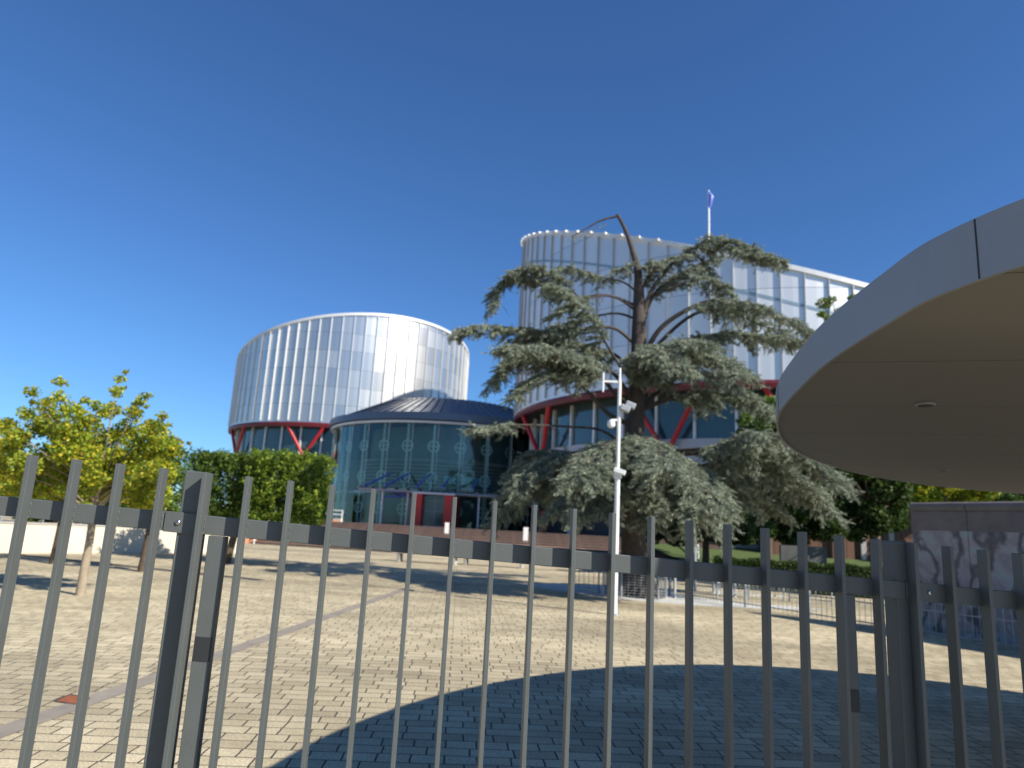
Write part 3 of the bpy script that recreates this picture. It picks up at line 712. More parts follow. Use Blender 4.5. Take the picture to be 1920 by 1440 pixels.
# limbs: pixel polyline, depth offset at the tip, radii, foliage start fraction, spray length, droop, density
LB = [
 ([(1196, 640), (1215, 560), (1255, 500), (1300, 465), (1345, 452), (1400, 465), (1452, 492)], -.8, .10, .45, .55, .30, 1.0),
 ([(1196, 640), (1225, 555), (1262, 520), (1300, 500), (1340, 480)], 1.6, .07, .4, .5, .3, .8),
 ([(1198, 560), (1215, 520), (1240, 490), (1262, 480)], .6, .05, .2, .4, .3, .8),
 ([(1345, 455), (1375, 470), (1410, 478), (1465, 488)], -1.2, .03, .0, .5, .35, 1.0),
 ([(1197, 690), (1235, 620), (1290, 580), (1345, 562), (1400, 570), (1455, 590), (1515, 622)], -2.2, .11, .4, .5, .42, .9),
 ([(1197, 700), (1240, 640), (1300, 590), (1360, 580), (1420, 605), (1490, 640), (1530, 650)], .8, .09, .45, .5, .35, .8),
 ([(1197, 730), (1260, 655), (1330, 628), (1400, 628), (1460, 632), (1515, 640)], -.5, .08, .35, .55, .4, 1.1),
 ([(1215, 560), (1260, 540), (1310, 522), (1360, 540), (1385, 590)], -1.2, .05, .35, .45, .45, .7),
 ([(1300, 470), (1330, 510), (1352, 560), (1375, 600)], -.4, .04, .25, .4, .4, .6),
 ([(1198, 740), (1250, 680), (1300, 660), (1350, 672), (1390, 700)], -2.6, .08, .1, .6, .5, 1.6),
 ([(1198, 730), (1235, 665), (1275, 640), (1310, 640)], -3.0, .07, .1, .6, .5, 1.6),
 ([(1198, 700), (1215, 660), (1240, 650), (1270, 690)], -3.6, .06, .1, .6, .5, 1.5),
 ([(1198, 770), (1260, 715), (1320, 700), (1375, 725), (1420, 760)], 1.8, .08, .4, .55, .45, .9),
 ([(1198, 770), (1270, 742), (1340, 732), (1400, 742), (1450, 775)], -1.2, .10, .3, .6, .5, 1.6),
 ([(1198, 840), (1270, 850), (1340, 845), (1400, 828), (1460, 830), (1520, 860), (1572, 895)], -1.6, .12, .3, .8, .62, 1.9),
 ([(1198, 850), (1280, 872), (1350, 870), (1420, 862), (1480, 885), (1530, 930)], .6, .10, .3, .85, .65, 1.9),
 ([(1198, 850), (1260, 845), (1330, 838), (1400, 812), (1440, 812)], -2.8, .08, .5, .7, .55, 1.3),
 ([(1190, 870), (1225, 855), (1270, 862), (1310, 900), (1325, 955)], -3.4, .12, .15, .75, .6, 2.2),
 ([(1190, 890), (1250, 890), (1300, 930), (1320, 980)], -1.8, .09, .25, .75, .6, 1.6),
 ([(1186, 865), (1175, 835), (1150, 828), (1120, 850), (1090, 900)], -3.6, .11, .15, .7, .6, 2.0),
 ([(1186, 840), (1200, 820), (1230, 840), (1250, 880)], -4.2, .09, .1, .7, .6, 1.8),
 ([(1186, 880), (1130, 855), (1070, 850), (1010, 868), (965, 915)], -1.2, .12, .25, .8, .6, 1.9),
 ([(1186, 900), (1120, 890), (1050, 890), (990, 920), (950, 960)], .8, .10, .3, .8, .6, 1.8),
 ([(1186, 900), (1140, 900), (1090, 920), (1050, 965)], -2.8, .09, .25, .7, .55, 1.4),
 ([(1188, 900), (1165, 892), (1140, 905), (1120, 960)], -2.6, .08, .2, .65, .6, 1.6),
 ([(1188, 890), (1215, 880), (1240, 900), (1258, 955)], -3.0, .08, .2, .65, .65, 1.7),
 ([(1188, 905), (1205, 905), (1215, 930), (1222, 975)], -2.2, .07, .3, .55, .65, 1.5),
 ([(1188, 890), (1110, 862), (1040, 845), (1000, 850), (975, 880)], 1.6, .08, .3, .7, .55, 1.5),
 ([(1198, 860), (1290, 900), (1370, 905), (1430, 930), (1450, 960)], 1.6, .08, .4, .75, .6, 1.5),
 ([(1184, 850), (1130, 808), (1060, 800), (1000, 797), (940, 797), (880, 805)], -1.8, .06, .72, .42, .4, .8),
 ([(1188, 800), (1140, 775), (1090, 722), (1060, 700), (1010, 705), (965, 745)], -1.6, .10, .5, .55, .4, 1.1),
 ([(1190, 780), (1150, 735), (1120, 700), (1050, 660), (980, 660), (935, 705)], -.6, .10, .3, .65, .55, 1.9),
 ([(1190, 760), (1150, 700), (1080, 668), (1010, 652), (950, 650)], -2.4, .09, .35, .6, .5, 1.6),
 ([(1193, 720), (1160, 670), (1110, 650), (1050, 640), (1000, 655)], .9, .08, .3, .6, .5, 1.4),
 ([(1193, 720), (1165, 690), (1140, 650), (1110, 600), (1075, 560), (1030, 530)], -1.6, .07, .4, .45, .4, 1.0),
 ([(1196, 650), (1150, 615), (1090, 618), (1020, 622), (950, 616), (905, 612), (858, 622)], -1.2, .07, .35, .5, .4, 1.15),
 ([(1197, 600), (1160, 588), (1120, 592), (1070, 606), (1010, 632), (965, 640)], .6, .055, .45, .5, .45, 1.0),
 ([(1197, 585), (1150, 556), (1100, 560), (1070, 575), (1040, 590)], -1.4, .055, .5, .45, .4, 1.0),
 ([(1197, 575), (1140, 554), (1080, 556), (1030, 536), (985, 520), (945, 530), (928, 570)], -.6, .06, .4, .45, .35, 1.3),
 ([(1085, 556), (1050, 525), (1000, 506), (960, 512)], -1.0, .035, .2, .45, .3, 1.2),
 ([(1197, 550), (1170, 530), (1130, 520), (1080, 505), (1040, 503)], .4, .045, .3, .38, .3, .8),
 ([(1195, 510), (1225, 492), (1245, 500)], -.6, .03, .1, .35, .25, .7),
 ([(1196, 520), (1175, 500), (1155, 512)], -.4, .03, .2, .3, .25, .6),
]
bb = MB(); NC = []; ND = []; NL = []; NT = []
for pts, dy, r0, f0, sl_, drp, dens in LB:
    P = []
    for k, (u, v) in enumerate(pts):
        f = k / (len(pts) - 1); P.append(atY(u, v, TY + dy * f))
    C = catmull(P, 6); n = len(C); bb.tube([Vector(p) for p in C], list(np.linspace(r0 * .78, max(.010, r0 * .13), n)), 7)
    seg = np.linalg.norm(np.diff(C, axis=0), axis=1); cum = np.r_[0, np.cumsum(seg)]; L = cum[-1]
    s = f0 * L; side = 1
    while s < L:
        i = min(np.searchsorted(cum, s), n - 1); i = max(i, 1); t = (s - cum[i - 1]) / max(seg[i - 1], 1e-6); p = C[i - 1] * (1 - t) + C[i] * t; tg = unit(C[i] - C[i - 1])
        th = tg.copy(); th[2] *= .4; th = unit(th); sd = unit(np.cross(th, [0, 0, 1.])) * side; side = -side
        fr = (s / L - f0) / (1 - f0 + 1e-6); ll = sl_ * (1.15 - .55 * fr) * rnd.uniform(.6, 1.35) * 1.15
        d = unit(th * rnd.uniform(.25, 1.0) + sd * rnd.uniform(.5, 1.1) + np.array([0, 0, rnd.uniform(-.1, .22)]))
        m_ = 7; T_ = np.linspace(0, 1, m_)[:, None]; Q = p + d * ll * T_ + np.array([0, 0, -1.]) * drp * ll * T_ ** 2 * 1.1
        bb.tube([Vector(x) for x in Q[::2]], [.014, .011, .008, .004], 4, cap=False)
        # twigs and needle tufts
        ntw = int(11 * dens ** .5 * ll / .5) + 3
        for _ in range(ntw):
            f = rnd.uniform(.08, 1.0); bp = p + d * ll * f + np.array([0, 0, -drp * ll * f * f * 1.1])
            td = unit(d * .7 + rng.normal(size=3) * np.array([.75, .75, .2]) + np.array([0, 0, -drp * .95 * rnd.uniform(0, 2.0)])); tl = rnd.uniform(.12, .34) * (1 + .3 * (dens > 1.5))
            k = int(25 + 7 * dens); ff = rng.uniform(0, 1, k)[:, None]
            cc = bp + td * tl * ff + np.array([0, 0, -.12 * tl]) * ff ** 2 + rng.normal(size=(k, 3)) * np.array([.022, .022, .012])
            dd_ = unit(td * 1.0 + rng.normal(size=(k, 3)) * .5 + np.array([0, 0, -.18])); NC.append(cc); ND.append(dd_); NL.append(rng.uniform(.045, .095, k))
            NT.append(np.full(k, rnd.gauss(1, .16)))
        s += .095 / max(.55, dens ** .6) * rnd.uniform(.7, 1.3)
    # a few bare hanging twigs
    for _ in range(16):
        i = rnd.randrange(n // 3, n); p = C[i]; a = Vector(p); e = a + Vector((rnd.gauss(0, .16), rnd.gauss(0, .16), -rnd.uniform(.15, .45)))
        bb.tube([a, (a + e) / 2 + Vector((rnd.gauss(0, .04), 0, 0)), e], [.01, .007, .003], 4, cap=False)
# sparse sprays on the broken tip
for f in np.linspace(.25, 1, 16):
    p = tp[12] * (1 - f) + tp[15] * f + np.array([0, 0, -.05]); k = 14; NC.append(p + rng.normal(size=(k, 3)) * [.1, .1, .05] + [0, 0, -.05]); ND.append(unit(rng.normal(size=(k, 3)) + [0, 0, -.4])); NL.append(rng.uniform(.04, .08, k)); NT.append(np.full(k, .8))
bb.build('limbs', M['bark'], ced, smooth=True)
NC = np.concatenate(NC); ND = np.concatenate(ND); NL = np.concatenate(NL); NT = np.concatenate(NT)
cc = palette(len(NC), [(.25, .285, .205), (.31, .34, .25), (.19, .235, .18), (.37, .39, .27), (.18, .15, .11)], [.33, .27, .25, .1, .05], .12) * NT[:, None]
leaves('foliage', NC, ND, NL * 1.3, NL * .235, np.clip(cc, .01, 1), M['needles'], ced)
print('cedar needles', len(NC))
# mesh guard round trunk
gd = thing('tree_guard', tuple(cb + Vector((0, -.02, 0))), 'wire mesh guard wrapped round the foot of the cedar trunk', 'tree guard')
q = MB()
for z in np.arange(.06, .98, .07):
    q.tube([cb + Vector((cos(a) * .86, sin(a) * .86, z)) for a in np.linspace(0, 2 * PI, 25)], .006, 4, cap=False)
for a in np.linspace(0, 2 * PI, 33)[:-1]: q.tube([cb + Vector((cos(a) * .86, sin(a) * .86, 0)), cb + Vector((cos(a) * .86, sin(a) * .86, .98))], .005, 4, cap=False)
q.build('mesh', M['galv'], gd)
for a in (4.1, 5.3, .9, 2.5): MB().cyl(cb + Vector((cos(a) * .88, sin(a) * .88, 0)), .025, 1.02, 8).build('post', M['galv'], gd)

# ------------------------------------------------------------------ broad-leaved trees
def broad_tree(base, trunk_h, r0, clumps, cols, wts, label, bark, boxc=None, name='tree', leaf=.075, per=220, group=None, lean=(0, 0), trans=None, limbs=True, flat=.8):
    base = Vector(base); o = thing(name, tuple(base), label, 'tree', group)
    top = base + Vector((lean[0], lean[1], trunk_h)); q = MB()
    q.tube([base - Vector((0, 0, .03)), base.lerp(top, .5) + Vector((.02, 0, 0)), top, top + Vector((lean[0] * .2, 0, .5))], [r0 * 1.25, r0, r0 * .85, r0 * .4], 9)
    if limbs:
        for (x, y, z, r) in clumps[::1 if len(clumps) < 50 else 3]:
            c = Vector((x, y, z)); s_ = base.lerp(top, rnd.uniform(.75, 1.0)); mid = s_.lerp(c, .5) + Vector((0, 0, .12)); q.tube([s_, mid, c], [r0 * .22, r0 * .13, r0 * .05], 5)
    q.build('trunk', bark, o, smooth=True)
    C = []; Tn = []
    for (x, y, z, r) in clumps:
        n = int(2.6 * per * (r / .35) ** 2); p = rng.normal(size=(n, 3)); p = unit(p) * (rng.uniform(0, 1, (n, 1)) ** .45) * r; p[:, 2] *= flat
        C.append(p + [x, y, z]); Tn.append(np.full(n, rnd.gauss(1, .12)))
    if boxc:   # clipped crown: shoots spread through a box, thicker towards its faces, with random hollows
        (bx0, bx1, by0, by1, bz0, bz1), nn = boxc
        ns = nn // 9; f = rng.uniform(0, 1, (ns, 3)); e = np.abs(f - .5).max(1) * 2; f = f[rng.uniform(0, 1, ns) < .15 + .85 * e ** 3]
        S = f * [bx1 - bx0, by1 - by0, bz1 - bz0] + [bx0, by0, bz0]
        hol = rng.uniform(0, 1, (70, 3)) * [bx1 - bx0, by1 - by0, bz1 - bz0] + [bx0, by0, bz0]
        dm = np.min(np.linalg.norm(S[:, None] - hol[None], axis=2) / rng.uniform(.12, .32, 70)[None], axis=1); S = S[dm > 1]
        S += rng.normal(size=S.shape) * [.07, .07, .05]; up_ = rng.normal(size=S.shape) * .6 + [0, 0, .5]
        P = (S[:, None] + unit(up_)[:, None] * rng.uniform(0, .2, (len(S), 9, 1)) + rng.normal(size=(len(S), 9, 3)) * .035).reshape(-1, 3)
        C = [P]; Tn = [np.repeat(rng.normal(1, .14, len(S)), 9)]
    C = np.concatenate(C); Tn = np.concatenate(Tn); n = len(C)
    D = unit(rng.normal(size=(n, 3)) * [1, 1, .6] + [0, 0, -.25])
    leaves('foliage', C, D, rng.uniform(.7, 1.3, n) * leaf * 1.15, rng.uniform(.7, 1.2, n) * leaf * .9, palette(n, cols, wts, .15) * Tn[:, None], M['leaves'], o)
    return o
YEL = [(.38, .40, .03), (.25, .33, .03), (.52, .43, .03), (.14, .22, .03), (.40, .22, .05)]; YW = [.32, .3, .15, .2, .03]
GRN = [(.13, .20, .03), (.08, .14, .022), (.19, .26, .045), (.055, .10, .018)]; GW = [.35, .3, .15, .2]
DRK = [(.045, .085, .018), (.03, .06, .014), (.08, .12, .025), (.15, .19, .04)]; DW = [.45, .3, .2, .05]
def clump_px(L, Y, dy=.6):
    out = []
    for u, v, r in L:
        yy = Y + rnd.uniform(-dy, dy); p = atY(u, v, yy); out.append((p[0], p[1], p[2], r * yy / 1357))
    return out
# young golden tree
Ym = 13.9
sil = [(60, 735, 16), (85, 760, 20), (110, 715, 13), (112, 745, 18), (140, 770, 22), (50, 775, 18), (15, 800, 22), (30, 830, 26), (75, 800, 30), (120, 800, 34), (165, 790, 26), (205, 770, 22), (218, 735, 15), (226, 712, 12), (236, 697, 8),
       (250, 775, 20), (262, 752, 14), (275, 742, 10), (290, 800, 20), (305, 780, 12), (240, 810, 32), (190, 825, 36), (140, 845, 38), (90, 855, 36), (50, 870, 32), (280, 835, 28), (320, 825, 16), (335, 832, 10), (235, 860, 38), (180, 885, 38), (120, 895, 36), (70, 905, 30),
       (290, 875, 28), (250, 900, 28), (310, 860, 18), (200, 920, 26), (150, 925, 26), (110, 930, 22), (95, 775, 20), (180, 760, 14), (160, 750, 10), (330, 850, 14), (20, 870, 22), (215, 880, 30), (160, 860, 34)]
extra = [(u + rnd.gauss(0, 16), v + rnd.gauss(0, 12) + 6, r * .55) for u, v, r in sil]
b0 = atZ(150, 1116, 0)
extra += [(rnd.uniform(10, 320), rnd.uniform(800, 945), rnd.uniform(16, 26)) for _ in range(70)]
broad_tree((b0[0], b0[1], 0), 2.0, .07, clump_px(sil, Ym, .9) + clump_px(extra, Ym, 1.1), YEL, YW, 'young tree with yellow-green crown and pale trunk, nearest at the left', M['barky'], name='maple_tree', leaf=.06, per=230, lean=(-.05, .05))
# paler yellow tree at the far left edge
sil = [(-20, 800, 30), (10, 840, 30), (30, 880, 28), (-30, 860, 40), (0, 900, 36), (-60, 820, 40), (30, 915, 22), (-70, 880, 44)]
b0 = atY(-40, 1060, 18)
broad_tree((b0[0], 18, 0), 2.0, .07, clump_px(sil, 17.5, .7), [(.48, .42, .03), (.36, .36, .03), (.25, .29, .03)], [.45, .35, .2], 'bright yellow tree at the very left edge, behind the golden one', M['barkd'], name='maple_tree', leaf=.08, per=150)
# dark-trunk tree under the golden crown
def grid_px(u0, u1, v0, v1, Y, du, r, dy=.8, j=6):
    L = []
    v = v0
    while v <= v1:
        u = u0
        while u <= u1: L.append((u + rnd.uniform(-j, j), v + rnd.uniform(-j, j), r * rnd.uniform(.8, 1.15))); u += du
        v += du * .8
    return clump_px(L, Y, dy)
b0 = atZ(103, 1057, 0)
broad_tree((b0[0], b0[1], 0), 1.95, .13, grid_px(10, 215, 875, 955, 21.0, 34, 26), GRN, GW, 'dark-trunked green tree standing behind the golden tree, near the cream wall', M['barkd'], name='plane_tree', leaf=.085, per=130, lean=(.0, 0), group='pollarded green trees in the forecourt')
b0 = atZ(267, 1072, 0)
broad_tree((b0[0], b0[1], 0), 1.7, .11, grid_px(235, 350, 855, 960, 20.2, 30, 24), GRN, GW, 'dark-trunked green tree between the golden tree and the fence post', M['barkd'], name='plane_tree', leaf=.085, per=130, lean=(.03, 0), group='pollarded green trees in the forecourt')
def boxpx(u0, u1, v0, v1, Y, dep, n=60000):
    a = atY(u0, (v0 + v1) / 2, Y - dep / 2); b = atY(u1, (v0 + v1) / 2, Y - dep / 2); um = (u0 + u1) / 2
    return (a[0], b[0], Y - dep / 2, Y + dep / 2, atY(um, v1, Y - dep / 2)[2], atY(um, v0, Y - dep / 2)[2]), n
b0 = atY(362, 1050, 25.5)
broad_tree((b0[0], 25.5, 0), 2.0, .12, grid_px(345, 450, 880, 950, 25.6, 30, 12, .6, 4), GRN, GW, 'clipped box-shaped green tree directly behind the left fence post', M['barkd'], boxpx(333, 463, 850, 977, 25.5, 2.0), name='hornbeam_tree', leaf=.08, per=230, group='box-clipped trees before the smaller drum')
b0 = atY(424, 1050, 25.0)
broad_tree((b0[0], 25.0, 0), 2.0, .12, grid_px(465, 575, 880, 950, 25.0, 30, 12, .6, 4), [(.22, .31, .035), (.12, .20, .025), (.34, .40, .05), (.06, .11, .018)], GW, 'clipped box-shaped green tree, its right edge before the glass hall', M['barkd'], boxpx(461, 594, 850, 979, 25.0, 2.2), name='hornbeam_tree', leaf=.08, per=230, lean=(.3, 0), group='box-clipped trees before the smaller drum')
# trees on the right, beyond the lawn
def mass(u0, u1, v0, v1, Y, label, cols=DRK, wts=DW, du=36, r=30, per=90, leaf=.14, name='plane_tree', th=None, group='trees behind the lawn at the right'):
    bx = atY((u0 + u1) / 2, 1000, Y); top = atY((u0 + u1) / 2, (v0 + v1) / 2, Y)[2]
    return broad_tree((bx[0], Y, .0), max(1., top - .8), .16, grid_px(u0, u1, v0, v1, Y, du, r, 1.4, 12), cols, wts, label, M['barkd'], name=name, leaf=leaf, per=per, group=group)
mass(1430, 1560, 800, 1020, 29.0, 'dark green tree right of the cedar, half hidden by its lowest limb')
mass(1225, 1420, 905, 1015, 34.0, 'dark green shrubby tree directly behind the cedar trunk')
mass(1575, 1700, 840, 985, 27.0, 'dark green tree just under the canopy tip')
mass(1700, 1850, 895, 940, 33.0, 'yellow-green tree top showing between the canopy and the painted wall', YEL, YW, per=110)
mass(1850, 2060, 900, 950, 38.0, 'dark tree at the right edge behind the painted wall')
mass(1400, 1480, 760, 850, 36.0, 'small leafy tree peeping between the cedar and the canopy tip', GRN, GW, r=22)
p_ = [(1545, 570, 16), (1560, 600, 16), (1575, 585, 12), (1600, 560, 12), (1540, 590, 10), (1560, 560, 9), (1580, 620, 22), (1600, 650, 28), (1620, 600, 22), (1560, 650, 20), (1530, 690, 20), (1640, 700, 40), (1700, 650, 40), (1700, 760, 44), (1600, 740, 36)]
b0 = atY(1640, 1000, 30)
broad_tree((b0[0], 30, 0), 7.5, .18, clump_px(p_, 30, .8), [(.20, .26, .03), (.13, .19, .03), (.26, .28, .05)], [.4, .4, .2], 'tall light green tree whose top shows above the canopy edge', M['barkd'], name='poplar_tree', leaf=.12, per=60)
# far backdrop trees
for k, (u, Y, v0) in enumerate([(-120, 60, 905), (150, 65, 905), (1990, 60, 890), (1620, 75, 905), (1760, 80, 900)]):
    mass(u - 80, u + 80, v0, 960, Y, ['distant green tree beyond the left wall, at the frame edge', 'distant green tree hidden behind the golden tree', 'distant tree beyond the painted wall at the right edge', 'distant dark tree behind the brown building', 'distant dark tree right of the brown building'][k], GRN, GW, du=50, r=42, per=26, leaf=.3, group='distant trees')
# low hedge
hd = thing('hedge', (11, 26.5, 0), 'low dark clipped hedge along the lawn behind the fence', 'hedge')
n = 42000; t = rng.uniform(0, 1, n); hx = 7.6 + t * 10; hy = 26.3 - t * 3.2 + rng.uniform(-.35, .35, n); hz = .05 + 1.02 * rng.uniform(0, 1, n) ** .6 + .04 * np.sin(hx * 5)
leaves('foliage', np.c_[hx, hy, hz], unit(rng.normal(size=(n, 3))), rng.uniform(.05, .1, n), rng.uniform(.03, .06, n), palette(n, DRK, DW), M['leaves'], hd)
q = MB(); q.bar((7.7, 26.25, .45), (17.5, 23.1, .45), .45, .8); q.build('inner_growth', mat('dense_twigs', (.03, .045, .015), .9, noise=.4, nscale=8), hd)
# brown building behind the trees
o = thing('brown_building', (22, 44, 0), 'brown boarded building glimpsed through the trees right of the cedar', 'building')
MB().box((20, 44, 2.6), (9, 5, 5.2), -.1).build('wall', M['brownwood'], o)
q = MB()
for x in (17, 18.9, 20.4, 22): q.box((x, 41.35, 1.7), (.28, .16, 2.7), -.1)
q.build('pilasters', M['concrete'], o)
MB().box((20, 44, 5.3), (9.6, 5.6, .25), -.1).build('roof', M['roofm'], o)
o = thing('white_building', (45, 70, 0), 'pale building in the distance above the painted wall, far right', 'building')
MB().box((47, 72, 3), (14, 8, 6.2)).build('wall', M['white'], o)
q = MB()
for x in range(42, 54, 2): q.box((x, 67.95, 4.0), (1.1, .1, 1.4))
q.build('window', M['band_glass'], o)
p = atZ(1500, 1100, 0)
q = MB(); q.box((11.3, 27.6, .8), (1.6, .5, 1.6), -.25); tag(q.build('concrete_block', mat('grimy_concrete', (.13, .13, .12), .9, noise=.3, nscale=2), base=(11.3, 27.6, 0)), 'grey concrete slab standing among the trees right of the lawn', 'block')

# ------------------------------------------------------------------ painted wall section
def mural_mat():
    m = mat('painted_concrete', (.4, .4, .4), .85); n = m.node_tree; b = n.nodes['Principled BSDF']; L = n.links.new
    tc = n.nodes.new('ShaderNodeTexCoord')
    w1 = n.nodes.new('ShaderNodeTexNoise'); w1.inputs['Scale'].default_value = 1.5; w1.inputs['Detail'].default_value = 3; w1.inputs['Distortion'].default_value = 2.2; L(tc.outputs['Object'], w1.inputs['Vector'])
    wv = n.nodes.new('ShaderNodeTexWave'); wv.inputs['Scale'].default_value = 1.1; wv.inputs['Distortion'].default_value = 11; wv.inputs['Detail'].default_value = 5; wv.inputs['Detail Scale'].default_value = .9; L(tc.outputs['Object'], wv.inputs['Vector'])
    r = n.nodes.new('ShaderNodeValToRGB'); e = r.color_ramp.elements; e[0].position = .3; e[0].color = (.27, .35, .34, 1); e[1].position = .72; e[1].color = (.36, .36, .35, 1); k = e.new(.5); k.color = (.31, .265, .27, 1); k = e.new(.6); k.color = (.22, .215, .23, 1)
    L(w1.outputs[0], r.inputs[0]); r2 = n.nodes.new('ShaderNodeValToRGB'); e = r2.color_ramp.elements; e[0].position = .0; e[0].color = (.10, .10, .105, 1); e[1].position = .3; e[1].color = (1, 1, 1, 1); L(wv.outputs['Color'], r2.inputs[0])
    mx = n.nodes.new('ShaderNodeMix'); mx.data_type = 'RGBA'; mx.blend_type = 'MULTIPLY'; mx.inputs[0].default_value = .7; L(r.outputs[0], mx.inputs[6]); L(r2.outputs[0], mx.inputs[7])
    L(mx.outputs[2], b.inputs['Base Color']); return m
MU = mural_mat()
G0 = Vector((8.8, 15.6, 0)); gd_ = Vector((.436, -.9, 0)).normalized(); pwid = 1.2
gw = thing('painted_wall', tuple(G0), 'old concrete wall section painted in swirling grey and pink, under the canopy at the right', 'wall')
ga = math.atan2(gd_.y, gd_.x)
for k in range(7):
    c = G0 + gd_ * (pwid * (k + .5)); MB().box(c + Vector((0, 0, 1.03)), (pwid - .012, .15, 2.06), ga).build('slab', MU, gw)
    MB().box(c + Vector((0, 0, 2.255)), (pwid - .012, .156, .39), ga).build('slab_top', mat('raw_concrete', (.15, .13, .12), .9, noise=.2) if k == 0 else bpy.data.materials['raw_concrete'], gw)
    MB().tube([G0 + gd_ * (pwid * k) + Vector((0, 0, 2.54)), G0 + gd_ * (pwid * (k + 1) - .02) + Vector((0, 0, 2.54))], .11, 10).build('crest_pipe', bpy.data.materials['raw_concrete'], gw, smooth=True)
nl = Vector((gd_.y, -gd_.x, 0))
if nl.x > 0: nl = -nl
for k, (dd1, hh, lab) in enumerate([(.3, 1.5, 'slim pale post at the far end of the painted wall'), (1.9, 1.1, 'short slim pale post before the middle of the painted wall'), (3.3, 1.1, 'slim pale post before the painted wall, nearest the right edge')]):
    p = G0 + gd_ * dd1 + nl * .7; o = thing('wooden_stake', tuple(p), lab, 'post', 'pale posts before the painted wall'); MB().cyl(p, .035, hh, 10).build('shaft', M['barky'], o, smooth=True); MB().cyl(p + Vector((0, 0, hh)), .036, .02, 10, .02).build('tip', M['white'], o, smooth=True)
# low wire fence in front of the wall
q = MB(); a = G0 + nl * .95 - gd_ * 6; L_ = 10.
for z in (.1, .5, .88): q.tube([a + Vector((0, 0, z)), a + gd_ * L_ + Vector((0, 0, z))], .014, 5)
for k in range(int(L_ / .14)): p = a + gd_ * (k * .14); q.tube([p + Vector((0, 0, .02)), p + Vector((0, 0, .88))], .006, 4, cap=False)
wf = thing('wire_fence', tuple(a), 'low grey wire fence before the painted wall', 'fence'); q.build('mesh', M['galv'], wf)
for k in range(6): p = a + gd_ * k * 2; MB().cyl(p, .025, .95, 8).build('post', M['galv'], wf)

# ------------------------------------------------------------------ camera pole
p = atZ(1152, 1153, 0); p = Vector((p[0], p[1], 0)); Yp = p.y
cp_ = thing('camera_pole', tuple(p), 'slim white steel pole carrying cameras and floodlights before the cedar', 'pole')
def zP(v, u=1157): return atY(u, v, Yp)[2]
MB().cyl(p, .055, zP(890), 14).build('pole', M['white'], cp_, smooth=True)
MB().cyl(p + Vector((0, 0, zP(890))), .04, zP(712) - zP(890), 12).build('upper_pole', M['white'], cp_, smooth=True)
MB().cyl(p + Vector((0, 0, zP(712))), .025, zP(690) - zP(712), 8).build('tip', M['white'], cp_, smooth=True)
xl = atY(1131, 716, Yp)[0]
MB().bar((xl, Yp, zP(716)), (p.x, Yp, zP(716)), .035, .04).build('cross_arm', M['white'], cp_)
MB().cyl((xl, Yp, zP(736)), .022, zP(700) - zP(736), 8).build('antenna', M['white'], cp_, smooth=True)
for (u, v, dx_) in ((1172, 766, .25), (1182, 760, .33)):
    c = Vector(atY(u, v, Yp - .05)); X = Vector((.92, -.1, -.35)).normalized(); Y_ = Vector((0, 1, 0)); Y_ = (Y_ - X * X.dot(Y_)).normalized(); Z_ = X.cross(Y_)
    fl = MB(); fl.box(c, (.22, .16, .13), ax=(X, Y_, Z_)); fo = fl.build('floodlight', M['galv'], cp_, bevel=.02)
    MB().bar(c, (p.x, Yp, c.z - .02), .03, .03).build('arm', M['white'], fo)
c = Vector(atY(1146, 795, Yp)); q = MB()
q.tube([c + Vector((0, 0, .09)), c + Vector((0, 0, .07)), c, c - Vector((0, 0, .06)), c - Vector((0, 0, .09))], [.03, .075, .09, .075, .03], 16); dm = q.build('dome_camera', M['white'], cp_, smooth=True)
MB().bar(c + Vector((0, 0, .08)), (p.x, Yp, c.z + .10), .05, .05).build('arm', M['white'], dm)
c = Vector(atY(1162, 884, Yp - .1)); X = Vector((.93, -.2, -.28)).normalized(); Y_ = Vector((0, 1, 0)); Y_ = (Y_ - X * X.dot(Y_)).normalized(); Z_ = X.cross(Y_)
q = MB(); q.box(c, (.26, .11, .1), ax=(X, Y_, Z_)); bc = q.build('bullet_camera', M['white'], cp_, bevel=.015)
MB().box(c + X * .131, (.004, .08, .07), ax=(X, Y_, Z_)).build('lens', M['dark'], bc)
MB().cyl((p.x, p.y, zP(897)), .085, .16, 12).build('collar', M['white'], cp_, smooth=True)
MB().cyl(p, .11, .03, 14).build('base_plate', M['galv'], cp_)

# second thin pole right of the cedar, lamp post at far left
p = atZ(1303, 1108, 0); p = Vector((p[0], p[1], 0)); o = thing('lamp_post', tuple(p), 'thin grey lamp post standing right of the cedar trunk', 'lamp post')
h_ = atY(1300, 935, p.y)[2]; MB().cyl(p, .06, h_, 12, .045).build('pole', M['galv'], o, smooth=True); MB().tube([p + Vector((0, 0, h_)), p + Vector((0, 0, h_ + .06)), p + Vector((0, 0, h_ + .22)), p + Vector((0, 0, h_ + .26))], [.06, .11, .11, .04], 14).build('lamp_head', M['white'], o, smooth=True)
p = atZ(20, 1041, 0); p = Vector((p[0] + 1.0, p[1] - 1.2, 0)); o = thing('lamp_post', tuple(p), 'thin pale lamp post before the cream wall at the left edge', 'lamp post')
MB().cyl(p, .06, 2.5, 12, .045).build('pole', M['white'], o, smooth=True); MB().tube([p + Vector((0, 0, 2.5)), p + Vector((0, 0, 2.56)), p + Vector((0, 0, 2.72)), p + Vector((0, 0, 2.76))], [.06, .11, .11, .04], 14).build('lamp_head', M['white'], o, smooth=True)

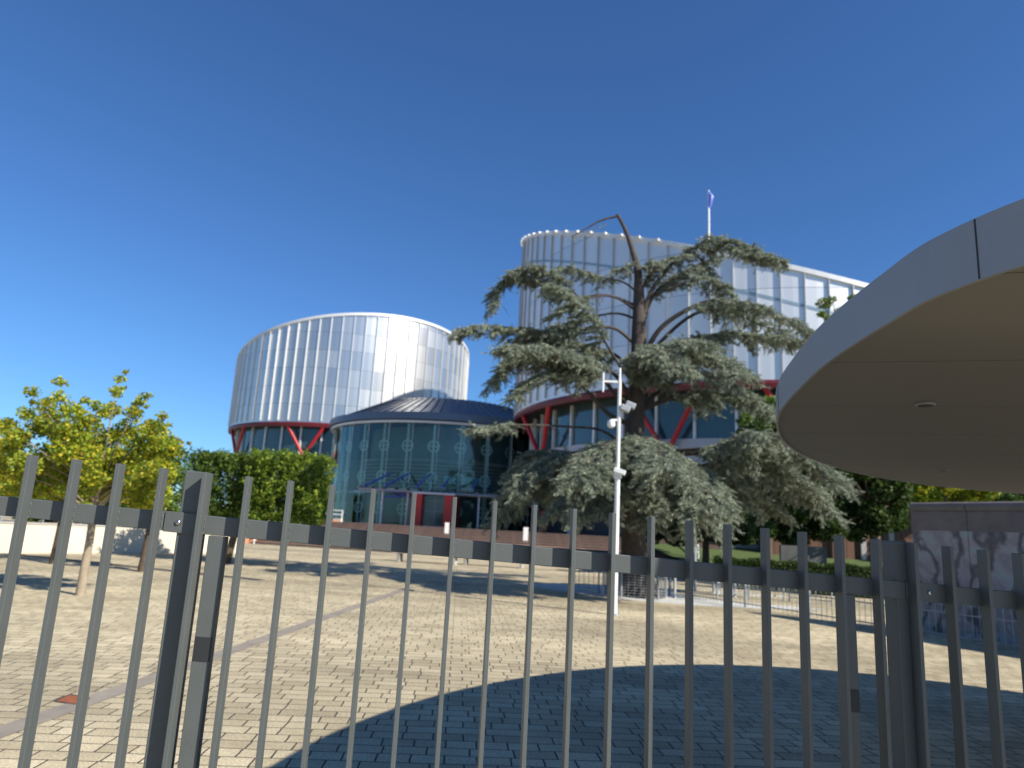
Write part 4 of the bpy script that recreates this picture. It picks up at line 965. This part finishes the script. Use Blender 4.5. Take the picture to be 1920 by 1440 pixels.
# ------------------------------------------------------------------ bollards, barriers
labs = ['pale pointed bollard right of the cedar, leftmost of the row', 'pale pointed bollard right of the cedar, second of the row', 'pale pointed bollard right of the cedar, third of the row', 'pale pointed bollard right of the cedar, last of the row']
def bollard(p, lab, grp):
    p = Vector(p); o = thing('bollard', tuple(p), lab, 'bollard', grp)
    MB().tube([p, p + Vector((0, 0, .05)), p + Vector((0, 0, .58))], [.065, .042, .04], 10).build('shaft', M['galv'], o, smooth=True)
    MB().tube([p + Vector((0, 0, .58)), p + Vector((0, 0, .66)), p + Vector((0, 0, .78))], [.045, .04, .008], 10).build('tip', M['white'], o, smooth=True)
for (u, v), lab in zip(((1233, 1118), (1248, 1121), (1256, 1117), (1265, 1122)), labs): q_ = atZ(u, v, 0); bollard((q_[0], q_[1], 0), lab, 'pointed bollards beside the cedar')
def barrier(u0, v0, u1, v1, h, lab):
    a = atZ(u0, v0, 0); b = atZ(u1, v1, 0); a = Vector((a[0], a[1], 0)); b = Vector((b[0], b[1], 0)); o = thing('crowd_barrier', tuple(a), lab, 'barrier', 'steel barriers round the tree bed')
    Z = lambda z: Vector((0, 0, z))
    MB().tube([a + Z(.0), a + Z(h - .06), a.lerp(b, .04) + Z(h), a.lerp(b, .96) + Z(h), b + Z(h - .06), b], .022, 8).build('frame', M['galv'], o, smooth=True)
    q = MB(); n = max(3, int((b - a).length / .14))
    for k in range(1, n): c = a.lerp(b, k / n); q.tube([c + Z(.12), c + Z(h)], .008, 5, cap=False)
    q.tube([a + Z(.12), b + Z(.12)], .014, 6); q.build('infill_bars', M['galv'], o)
barrier(1130, 1118, 1160, 1119, .72, 'grey steel barrier left of the cedar trunk, behind the camera pole')
barrier(1076, 1108, 1122, 1112, .72, 'grey steel barrier further left of the cedar, at the edge of the gravel')
barrier(1345, 1122, 1400, 1120, .8, 'grey steel barrier right of the lamp post')
barrier(1405, 1124, 1470, 1126, .8, 'grey steel barrier in the middle of the row at the right')
barrier(1480, 1128, 1560, 1136, .8, 'grey steel barrier nearest the painted wall')
for (u, v), lab in zip(((1338, 1112), (1347, 1112), (1378, 1120), (1434, 1124)), ['pale bollard beyond the lamp post, first of a pair', 'pale bollard beyond the lamp post, second of a pair', 'pale single bollard behind the fence right of the lamp post', 'pale single bollard farther right, before the hedge']):
    q_ = atZ(u, v, 0); bollard((q_[0], q_[1], 0), lab, 'bollards before the hedge')
# red extinguisher cabinet by the doors
p = Vector(atY(1017, 1000, 60.)); p.z = HF; o = thing('red_cabinet', tuple(p), 'narrow red cabinet by the dark doors behind the cedar’s left branches', 'cabinet')
MB().box(p + Vector((0, 0, .9)), (.4, .3, 1.8)).build('body', M['redbox'], o, bevel=.02); MB().box(p + Vector((0, -.16, 1.1)), (.22, .02, .3)).build('plate', M['white'], o)

for o in bpy.data.objects:
    if '_org' in o: del o['_org']
